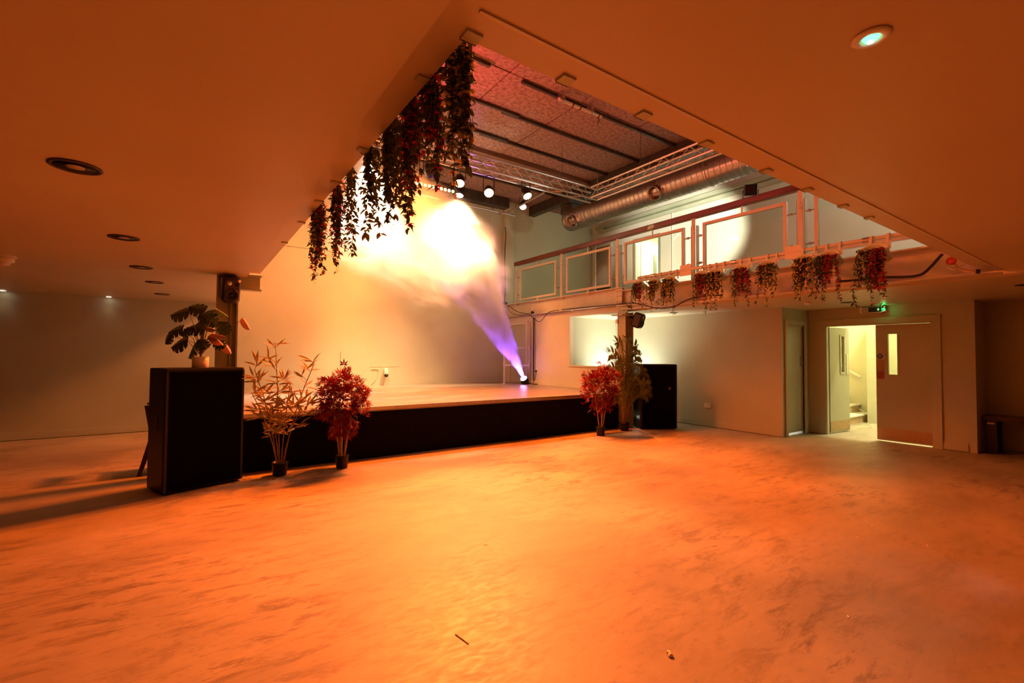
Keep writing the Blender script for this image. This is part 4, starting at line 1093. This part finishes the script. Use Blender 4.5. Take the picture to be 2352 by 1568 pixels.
# ------------------------------------------------------------------ stage floor lamp, pipe railing, sockets
PB = onz(1209, 882, ZS)
par('purple LED can on the stage floor throwing the smoke beam', PB+Vector((-.10, -.0, .17)), (4.6, 8.75, 3.9), VIOLET, (.55, .35, 1.0, 12), 2000, 30, .6, r=.10, lname='violet_par', up=False, mount=.14, body=BLACKPL)
ra, rb = Vector((6.90, 10.32, ZS)), Vector((7.44, 9.93, ZS))
t = thing('pipe_railing', ra, 'pale scaffold pipe railing in front of the stage door', 'railing')
rod('upright', CREAMSTEEL, t, ra, ra+Vector((0, 0, .98)), .028, 12)
rod('upright', CREAMSTEEL, t, rb, rb+Vector((0, 0, 1.66)), .022, 12)
for z in (.96, .50):
    rod('rail', CREAMSTEEL, t, ra+Vector((0, 0, z)), rb+Vector((0, 0, z)), .026, 12)
    for p in (ra, rb): MB().cyl(p+Vector((0, 0, z-.05)), p+Vector((0, 0, z+.05)), .038, 12).build('elbow', CREAMSTEEL, t)
MB().cyl(ra, ra+Vector((0, 0, .02)), .06, 14).build('foot_flange', CREAMSTEEL, t)
t = thing('cable_trunking', (XB-.02, 9.78, ZS), 'vertical trunking and cables on the stage side wall', 'trunking')
for k in range(3): MB().cyl((XB-.02, 9.74+.045*k, ZS+.02), (XB-.02, 9.74+.045*k, 2.5), .012, 8).build('cable', (STEELP, RUBBER, STEELP)[k], t)
def socket(label, c, nrm, plug=False, two=False):
    c, n = Vector(c), Vector(nrm); s = n.cross(Vector((0, 0, 1)))
    t = thing('wall_socket', c, label, 'socket')
    MB().obox(c+n*.008, s*(.075 if two else .045), n*.008, (0, 0, .045)).build('plate', WHITEPL, t)
    if plug:
        MB().obox(c+n*.035+s*.01, s*.024, n*.02, (0, 0, .024)).build('plug', RUBBER, t)
    else:
        for k in ((-.035, .035) if two else (0,)): MB().obox(c+n*.018+s*k+Vector((0, 0, .025)), s*.008, n*.003, (0, 0, .008)).build('switch', WHITEPL, t)
    return t
socket('white socket with black plug on the stage side wall', (XB, 9.66, 1.08), (-1, 0, 0), True)
socket('white double socket low on the plain right wall', (XW, 5.78, .45), (-1, 0, 0), False, True)
q = onx(1223, 704, XB-.01); socket('small white switch on the cream balcony beam', (XB-.01, q.y, 2.75), (-1, 0, 0))
socket('white box on the right stage column', (7.34, 6.73, 2.22), (-.9, .43, 0))
def cable(label, pts, r=.006, material=RUBBER):
    return single('cable', MB().tube(pts, r, 5), material, pts[0], label, 'cable')
def smooth(pts, n=6):
    pts = [Vector(p) for p in pts]; out = []
    for i in range(len(pts)-1):
        p0, p1, p2, p3 = pts[max(i-1, 0)], pts[i], pts[i+1], pts[min(i+2, len(pts)-1)]
        for k in range(n):
            t_ = k/n
            out.append(.5*((2*p1)+(p2-p0)*t_+(2*p0-5*p1+4*p2-p3)*t_*t_+(3*p1-p0-3*p2+p3)*t_**3))
    return out+[pts[-1]]
cable('short black cable from the stage socket plug', smooth([(XB-.04, 9.65, 1.05), (XB-.05, 9.67, .92), (XB-.04, 9.74, .82), (XB-.03, 9.80, ZS+.01)]))
cable('black lead lying on the stage behind the purple LED can', smooth([PB+Vector((.05, .02, .02)), PB+Vector((.10, -.12, .02)), PB+Vector((.02, -.25, .015)), PB+Vector((.12, -.3, .015)), (XB-.05, 9.62, ZS+.012)]), .012)
pc = [onx(u, v, XB-.14) for u, v in ((1166, 700), (1170, 715), (1185, 722), (1200, 724), (1216, 720))]
cable('black cable drooping from the pilaster along the beam', smooth(pc), .007)
pc = [onx(u, v, XB-.15) for u, v in ((1168, 702), (1190, 716), (1216, 722), (1226, 732), (1240, 738), (1252, 726), (1262, 716), (1284, 712))]
cable('black cable looping below the cream beam over the stage door', smooth(pc), .008)
pc = [onx(u, v, XB-.17) for u, v in ((1290, 711), (1340, 706), (1395, 701), (1430, 697), (1452, 696), (1475, 699), (1500, 706), (1525, 708), (1550, 703), (1580, 688), (1610, 681), (1660, 677))]
cable('long black cable sagging along the beam behind the first planters', smooth(pc), .011)
pc = [onx(u, v, XB-.17) for u, v in ((1930, 646), (1980, 642), (2030, 637), (2075, 636), (2100, 634), (2120, 628), (2140, 610), (2158, 590), (2165, 583))]
cable('thick black cable rising to the near ceiling edge', smooth(pc), .017)
pc = [Vector((7.40, YB-.13, z)) for z in (5.2, 4.9, 4.4, 3.9, 3.4, 3.0)]
pc = [p+Vector((.015*math.sin(i*2.1), 0, 0)) for i, p in enumerate(pc)]
cable('brown cable running down the back wall pilaster', smooth(pc), .012)
cable('thin wire from the pilaster junction box to the beam', [(7.41, YB-.14, 2.95), (7.41, YB-.14, 2.60)], .004)
single('junction_box', MB().box((7.33, YB-.2, 2.93), (7.44, YB-.12, 3.02)).cyl((7.38, YB-.2, 2.97), (7.38, YB-.24, 2.97), .02, 8), DARKWOOD, (7.38, YB-.16, 2.93), 'small brown junction box at the foot of the pilaster', 'junction box')
q = onx(1223, 718, XB-.1)
single('beam_horn', MB().lathe((XB-.1, q.y, 2.605), (-.3, .1, 1), [(.045, -.012), (.05, .0), (.03, .05), (0, .06)], 14), BLACKPL, (XB-.1, q.y, 2.6), 'small black dome resting on the cream beam flange', 'sensor')
# sprinkler valve at the right end of the beam
q = onx(2188, 600, XB-.2)
t = thing('sprinkler_valve', (q.x, q.y, 2.6), 'small red valve and pipe under the right ceiling edge', 'valve')
MB().lathe(q, (-1, .2, .1), [(.0, 0), (.045, .01), (.05, .03), (.02, .04), (0, .045)], 16).build('red_cap', mat('red_cap', (.40, .03, .02), .4), t, True)
MB().tube(smooth([q, q+Vector((0, -.05, -.08)), q+Vector((-.02, -.12, -.13)), q+Vector((-.02, -.2, -.15))]), .012, 6).build('pipe', COPPER, t)
MB().tube(smooth([q+Vector((-.03, .05, -.05)), q+Vector((-.04, -.02, -.1)), q+Vector((-.03, -.12, -.04))]), .006, 5).build('wire', ALU, t)
e0 = q+Vector((-.02, -.2, -.15)); MB().cyl(e0, e0+Vector((0, -.03, -.005)), .025, 10).build('end_cap', BLACKPL, t)
# device on the back wall
q = ony(884, 851, YB)
t = thing('wall_camera', (q.x, YB, q.z), 'small white camera with dark lens low on the back wall', 'camera')
MB().lathe((q.x, YB-.08, q.z+.06), (.0, -.15, -1), [(.035, 0), (.05, .04), (.055, .13), (.05, .15)], 16).build('body', WHITEPL, t, True)
MB().lathe((q.x, YB-.10, q.z-.09), (0, -.15, -1), [(.05, 0), (.045, .04), (.025, .06), (0, .065)], 16).build('lens', BLACKPL, t, True)
MB().box((q.x-.025, YB-.08, q.z), (q.x+.025, YB, q.z+.05)).build('bracket', WHITEPL, t)
single('wall_conduit', MB().tube(smooth([(3.62, YB-.012, ZS+.05), (3.72, YB-.012, ZS+.16), (3.78, YB-.012, 1.10), (3.60, YB-.012, 1.13)]), .008, 5), SAGE, (3.7, YB, ZS), 'thin painted conduit curling up the back wall', 'pipe')
for z, x0, x1, lb_ in ((1.19, 3.55, 4.35, 'cracked plaster line above the back wall camera'),):
    pts = [(x0+(x1-x0)*k/10, YB-.004, z+.012*math.sin(k*2.3)) for k in range(11)]
    single('plaster_crack', MB().tube(pts, .004, 4), CREAM, pts[0], lb_, 'crack')

# ------------------------------------------------------------------ ceiling fittings
DLI = mat('dark_downlight_well', (.02, .012, .008), .4)
nm = ['nearest dark downlight over the left of the room', 'second dark downlight over the left of the room', 'third dark downlight, just before the far ceiling', 'dark downlight on the far left ceiling beside the column', 'farthest dark downlight near the back wall']
for (x, y, z), lb_ in zip(((-.53, 3.34, ZC), (-.50, 5.17, ZC), (-.50, 6.86, ZC), (-.46, 8.41, ZC+.025), (-.44, 10.05, ZC+.025)), nm):
    t = thing('downlight', (x, y, z-.012), lb_, 'downlight', 'unlit ceiling downlights')
    MB().lathe((x, y, z-.001), (0, 0, -1), [(.11, 0), (.112, .006), (.10, .010), (.092, .006)], 28, True).build('bezel', DARKSTEEL, t, True)
    MB().lathe((x, y, z-.001), (0, 0, -1), [(.093, .004), (.06, .0015), (0, .001)], 24).build('reflector', DLI, t, True)
    MB().lathe((x, y, z-.001), (0, 0, -1), [(.04, .001), (.038, .006), (0, .007)], 18).build('bulb', mat('unlit_bulb', (.45, .38, .30), .3), t, True)
for (u, v), lb_ in zip(((10, 668), (251, 682)), ('lit spot downlight by the back wall at the left frame edge', 'lit spot downlight by the back wall right of the other lit one')):
    q = onz(u, v, ZC+.02); q.y = min(q.y, YB-.1)
    t = thing('spot_downlight', q, lb_, 'downlight', 'lit spot downlights')
    MB().lathe((q.x, q.y, ZC+.024), (0, 0, -1), [(.05, 0), (.05, .008), (.035, .01)], 20, True).build('bezel', WHITEPL, t)
    MB().cyl((q.x, q.y, ZC+.02), (q.x, q.y, ZC+.012), .034, 16).build('bulb', CAPLIGHT, t)
    spot('wall_spot', (q.x, q.y, ZC), (q.x, q.y+.03, 0), (1, .78, .45), 0.9, 75, .8, .03, t)
for (x, y), lb_ in (((8.45, 6.15), 'dark downlight under the balcony left of the doors'), ((9.1, 3.2), 'dark downlight under the balcony in front of the double doors'), ((8.6, 1.1), 'dark downlight under the balcony at far right')):
    t = thing('downlight', (x, y, 2.42), lb_, 'downlight', 'unlit ceiling downlights')
    MB().lathe((x, y, 2.429), (0, 0, -1), [(.09, 0), (.09, .007), (.07, .008), (.065, .002), (0, .001)], 22).build('bezel', DARKSTEEL, t, True)
q = onz(2001, 84, ZC)
t = thing('emergency_light', (q.x, q.y, ZC), 'round white emergency light glowing green on the near ceiling', 'emergency light')
MB().lathe((q.x, q.y, ZC), (0, 0, -1), [(.050, 0), (.052, .004), (.046, .009), (.03, .010), (.026, .004), (0, .003)], 30).build('bezel', WHITEPL, t, True)
MB().lathe((q.x, q.y, ZC-.003), (0, 0, -1), [(.024, 0), (.020, .006), (0, .009)], 18).build('green_led', emitmat('green_led_glow', (.12, 1.0, .25), 4), t)
MB().cyl((q.x+.006, q.y+.004, ZC-.011), (q.x+.006, q.y+.004, ZC-.014), .009, 12).build('bright_diode', emitmat('diode_white', (.8, 1, .85), 10), t)
q = onz(8, 588, ZC)
t = thing('smoke_detector', (q.x, q.y, ZC), 'white smoke detector on the ceiling at the left frame edge', 'smoke detector')
MB().lathe((q.x, q.y, ZC), (0, 0, -1), [(.10, 0), (.10, .012), (.085, .014)], 24).build('base', WHITEPL, t)
MB().lathe((q.x, q.y, ZC-.013), (0, 0, -1), [(.085, 0), (.082, .045), (.055, .05), (.05, .075), (.03, .085), (0, .086)], 24).build('head', WHITEPL, t, True)
q = onx(1848, 684, 8.3); 
t = thing('smoke_detector', (8.6, 3.6, 2.43), 'small white smoke detector under the balcony', 'smoke detector')
MB().lathe((8.6, 3.6, 2.43), (0, 0, -1), [(.055, 0), (.055, .02), (.04, .04), (0, .045)], 18).build('head', WHITEPL, t, True)
# exit sign
q0, q1 = onx(1975, 712, 10.12), onx(2034, 708, 10.12)
y0, y1, zc_ = q1.y, q0.y, 2.365
t = thing('exit_sign', (10.13, (y0+y1)/2, zc_-.05), 'green exit sign with running figure and arrow above the double doors', 'exit sign')
MB().box((10.10, y0, zc_-.055), (10.199, y1, zc_+.055)).build('box', WHITEPL, t)
MB().box((10.094, y0+.055, zc_-.045), (10.10, y1-.05, zc_+.045)).build('panel', mat('dark_green_panel', (.004, .02, .010), .4), t)
MB().box((10.096, y0+.004, zc_-.05), (10.10, y0+.05, zc_+.05)).build('green_lamp', emitmat('exit_green', (.05, 1, .22), 2.2), t)
MB().box((10.091, y1-.135, zc_-.036), (10.094, y1-.06, zc_+.036)).build('pictogram_plate', mat('pale_plate', (.75, .72, .6), .5), t)
yc, S = y1-.097, .03
fig = MB()
def seg(m, a, b, w):
    a, b = Vector(a), Vector(b); d = (b-a).normalized(); n_ = Vector((-d.y, d.x))*w
    P = [a-n_, b-n_, b+n_, a+n_]
    m.prism([(10.0905, yc-p[0]*S, zc_+p[1]*S) for p in P], (-.001, 0, 0))
for a, b, w in (((-.15, .45), (.05, -.1), .14), ((.05, -.1), (.45, -.35), .1), ((.45, -.35), (.35, -.9), .1), ((.05, -.1), (-.25, -.5), .1), ((-.25, -.5), (-.8, -.5), .1), ((-.1, .4), (-.6, .2), .09), ((-.1, .4), (.35, .1), .09), ((.35, .1), (.65, .3), .08)): seg(fig, a, b, w)
fig.cyl((10.0905, yc-.02*S, zc_+.78*S), (10.0895, yc-.02*S, zc_+.78*S), .24*S, 12)
fig.build('running_figure', BLACK, t)
yc2 = y0+.10; S = .028; arr = MB()
for P in ([(-.12, 1), (.12, 1), (.12, -.3), (-.12, -.3)], [(-.75, .05), (0, -1), (.75, .05), (.55, .25), (0, -.5), (-.55, .25)]):
    arr.prism([(10.093, yc2-p[0]*S, zc_+p[1]*S) for p in P], (-.001, 0, 0))
arr.build('down_arrow', emitmat('arrow_glow', (.55, 1.0, .45), 1.1), t)
point('exit_glow', (10.08, y0+.02, zc_-.02), (.05, 1, .22), .55, .02, t)

# ------------------------------------------------------------------ bench at far right
t = thing('bench', (10.6, 1.0, 0), 'dark wooden bench against the far right wall', 'bench')
MB().chamfer((10.62, -.55, .55), (.20, 0, 0), (0, 2.38, 0), (0, 0, .035), .01).build('seat', DARKWOOD, t)
for y in (1.72, -.5, -2.7):
    for x in (10.47, 10.77): MB().box((x-.045, y-.05, 0), (x+.045, y+.05, .515)).build('leg', DARKWOOD, t)
    MB().box((10.5, y-.02, .40), (10.74, y+.02, .51)).build('cross_rail', DARKWOOD, t)
MB().obox((10.424, 1.735, .47), (.001, 0, 0), (0, .04, 0), (0, 0, .012)).build('pale_sticker', WHITEPL, t)

# ------------------------------------------------------------------ lobby and cupboard lamps
lm = thing('lobby_lamp', (12.3, 3.0, 5.0), 'round warm lamp high in the stair lobby', 'lamp')
MB().lathe((12.3, 3.0, 5.1), (0, 0, -1), [(.16, 0), (.16, .03), (.12, .07), (0, .085)], 22).build('diffuser', emitmat('lobby_glow', (1, .88, .55), 6), lm, True)
point('lobby_bulb', (12.3, 3.0, 4.7), (1, .85, .48), 900, .12, lm)
lm = thing('cupboard_lamp', (9.7, 5.4, 2.4), 'white lamp behind the narrow door', 'lamp')
MB().lathe((9.7, 5.4, 2.43), (0, 0, -1), [(.1, 0), (.1, .03), (0, .06)], 16).build('diffuser', emitmat('cupboard_glow', (.9, .95, 1), 5), lm, True)
point('cupboard_bulb', (9.62, 4.75, .6), (.95, .93, 1), 25, .1, lm)

# ------------------------------------------------------------------ litter
PAPER = mat('paper_scrap', (.72, .66, .55), .7, var=.05)
rl = random.Random(77)
for k, (u, v) in enumerate(((1115, 1251), (1398, 1201), (1427, 1176), (1650, 1217), (1640, 1253), (1970, 1234), (2003, 1207), (2130, 1253), (1480, 1146), (1222, 1120), (1300, 1060), (1345, 1052), (1948, 1416), (1560, 1038))):
    p = onz(u, v, 0); a = rl.uniform(-.5, .5)+(.8 if u > 1700 else -.2)
    ex = Vector((math.cos(a), math.sin(a), 0)); ey = Vector((-ex.y, ex.x, 0)); L = rl.uniform(.012, .024)
    m = MB().obox(p+Vector((0, 0, .002)), ex*L, ey*.0035, (0, 0, .001))
    single('paper_scrap', m, PAPER, (p.x, p.y, 0), 'tiny pale paper scrap lying on the concrete floor', 'litter', 'paper scraps on the floor')
p = onz(1540, 1507, 0)
t = single('paper_crumb', MB().lathe(p, (0, 0, 1), [(.012, 0), (.014, .008), (.006, .015), (0, .016)], 7).obox(p+Vector((.012, .02, .006)), (.008, .004, 0), (-.003, .008, 0), (0, 0, .006)), PAPER, (p.x, p.y, 0), 'crumpled pale paper crumb near the bottom of the floor', 'litter')
p0, p1 = onz(1046, 1457, 0), onz(1076, 1479, 0)
single('wood_splinter', MB().tube([p0+Vector((0, 0, .003)), p1+Vector((0, 0, .003))], .0025, 5), TRUNK, (p0.x, p0.y, 0), 'thin pale splinter lying on the floor in the foreground', 'litter')
p0, p1 = onz(1467, 984, 0), onz(1521, 1013, 0)
single('floor_tape', MB().obox((p0+p1)/2+Vector((0, 0, .003)), (p1-p0)/2, (p1-p0).cross(Vector((0, 0, 1))).normalized()*.008, (0, 0, .002)), PAPER, (p0.x, p0.y, 0), 'straight white tape on the floor beside the right cabinet', 'tape')

# ------------------------------------------------------------------ smoke
def smoke(name, material, mb, org, rot, label):
    me = mb.mesh(name); me.materials.append(material)
    o = bpy.data.objects.new(name, me); o.location = org; o.rotation_mode = 'QUATERNION'; o.rotation_quaternion = rot
    COL.objects.link(o); o['kind'] = 'stuff'; return tag(o, label, 'smoke')
def volmat(name, build, aniso, col=(1, 1, 1)):
    m = bpy.data.materials.new(name); m.use_nodes = True; nt = m.node_tree
    nt.nodes.remove(nt.nodes['Principled BSDF'])
    vs = nt.nodes.new('ShaderNodeVolumeScatter'); vs.inputs['Color'].default_value = (*col, 1); vs.inputs['Anisotropy'].default_value = aniso
    nt.links.new(vs.outputs[0], nt.nodes['Material Output'].inputs['Volume'])
    def mth(op, a, b=None, clamp=False):
        n = nt.nodes.new('ShaderNodeMath'); n.operation = op; n.use_clamp = clamp
        for i, x in enumerate((a, b)):
            if x is None: continue
            if isinstance(x, (int, float)): n.inputs[i].default_value = x
            else: nt.links.new(x, n.inputs[i])
        return n.outputs[0]
    nt.links.new(build(nt, mth), vs.inputs['Density'])
    return m
def cloud_density(nt, mth):
    tc = nt.nodes.new('ShaderNodeTexCoord')
    n = nt.nodes.new('ShaderNodeTexNoise'); n.inputs['Scale'].default_value = 3.0; n.inputs['Detail'].default_value = 5; n.inputs['Distortion'].default_value = .9
    nt.links.new(tc.outputs['Object'], n.inputs['Vector'])
    ln = nt.nodes.new('ShaderNodeVectorMath'); ln.operation = 'LENGTH'
    nt.links.new(tc.outputs['Object'], ln.inputs[0])
    # object space is the unit ball: density falls to zero towards its skin, eaten away by noise
    fall = mth('SUBTRACT', 1.0, ln.outputs['Value'])
    v = mth('ADD', mth('MULTIPLY', fall, 1.6), mth('MULTIPLY', mth('SUBTRACT', n.outputs['Fac'], .5), 4.2))
    v = mth('SUBTRACT', v, .20)
    v = mth('MULTIPLY', mth('MULTIPLY', v, 2.6, True), mth('MULTIPLY', fall, 5.0, True))
    return mth('MULTIPLY', v, CLOUD_D)
CLOUD_D = 1.5
VC = volmat('stage_smoke', cloud_density, .25)
def ball(nu=24, nv=14):
    return MB().lathe((0, 0, 0), (0, 0, 1), [(math.sin(math.pi*i/nv), -math.cos(math.pi*i/nv)) for i in range(nv+1)], nu)
cc_ = Vector((3.6, 9.0, 4.05))
o = smoke('smoke_cloud', VC, ball(), cc_, Quaternion((0, 1, 0), math.radians(24)), 'bright billowing smoke cloud over the stage')
o.scale = (2.75, 1.1, 1.45)
def plume_density(nt, mth):
    tc = nt.nodes.new('ShaderNodeTexCoord')
    sp = nt.nodes.new('ShaderNodeSeparateXYZ'); nt.links.new(tc.outputs['Object'], sp.inputs[0])
    mp_ = nt.nodes.new('ShaderNodeMapping'); mp_.inputs['Scale'].default_value = (2.6, 2.6, 1.1); nt.links.new(tc.outputs['Object'], mp_.inputs[0])
    n = nt.nodes.new('ShaderNodeTexNoise'); n.inputs['Scale'].default_value = 1.7; n.inputs['Detail'].default_value = 4; n.inputs['Distortion'].default_value = .4
    nt.links.new(mp_.outputs[0], n.inputs['Vector'])
    rad = mth('SQRT', mth('ADD', mth('MULTIPLY', sp.outputs[0], sp.outputs[0]), mth('MULTIPLY', sp.outputs[1], sp.outputs[1])))
    rt = mth('ADD', mth('MULTIPLY', sp.outputs[2], .20), .05)
    fall = mth('SUBTRACT', 1.0, mth('DIVIDE', rad, rt))
    v = mth('ADD', mth('MULTIPLY', fall, 1.4), mth('MULTIPLY', mth('SUBTRACT', n.outputs['Fac'], .5), 2.8))
    v = mth('MULTIPLY', mth('MULTIPLY', v, 1.6, True), mth('MULTIPLY', fall, 5, True))
    return mth('MULTIPLY', v, PLUME_D)
PLUME_D = 3.6
VP_ = volmat('purple_lit_smoke', plume_density, .2)
p0 = PB+Vector((-.13, -.02, .22)); p1 = Vector((4.9, 8.95, 3.55)); L = (p1-p0).length
smoke('smoke_plume', VP_, MB().cyl((0, 0, 0), (0, 0, L), .05, 24, .05+.20*L), p0, (p1-p0).to_track_quat('Z', 'Y'), 'purple smoke plume rising from the LED can on the stage')
# lamps that fire through the smoke
par('hot white stage lamp firing down through the smoke', (2.7, 8.7, 5.2), (2.9, 9.0, 1.0), WARM, (1, .85, .6, 16), 6800, 68, .6, lname='smoke_beam_a', mount=.2, hang=True)
par('hot white stage lamp slanting through the right of the smoke', (5.0, 9.4, 5.15), (4.3, 8.9, 2.6), (1, .58, .28), (1, .85, .6, 16), 3600, 92, .9, lname='smoke_beam_b', mount=.2, hang=True)

for o in bpy.data.objects:
    if '_org' in o: del o['_org']
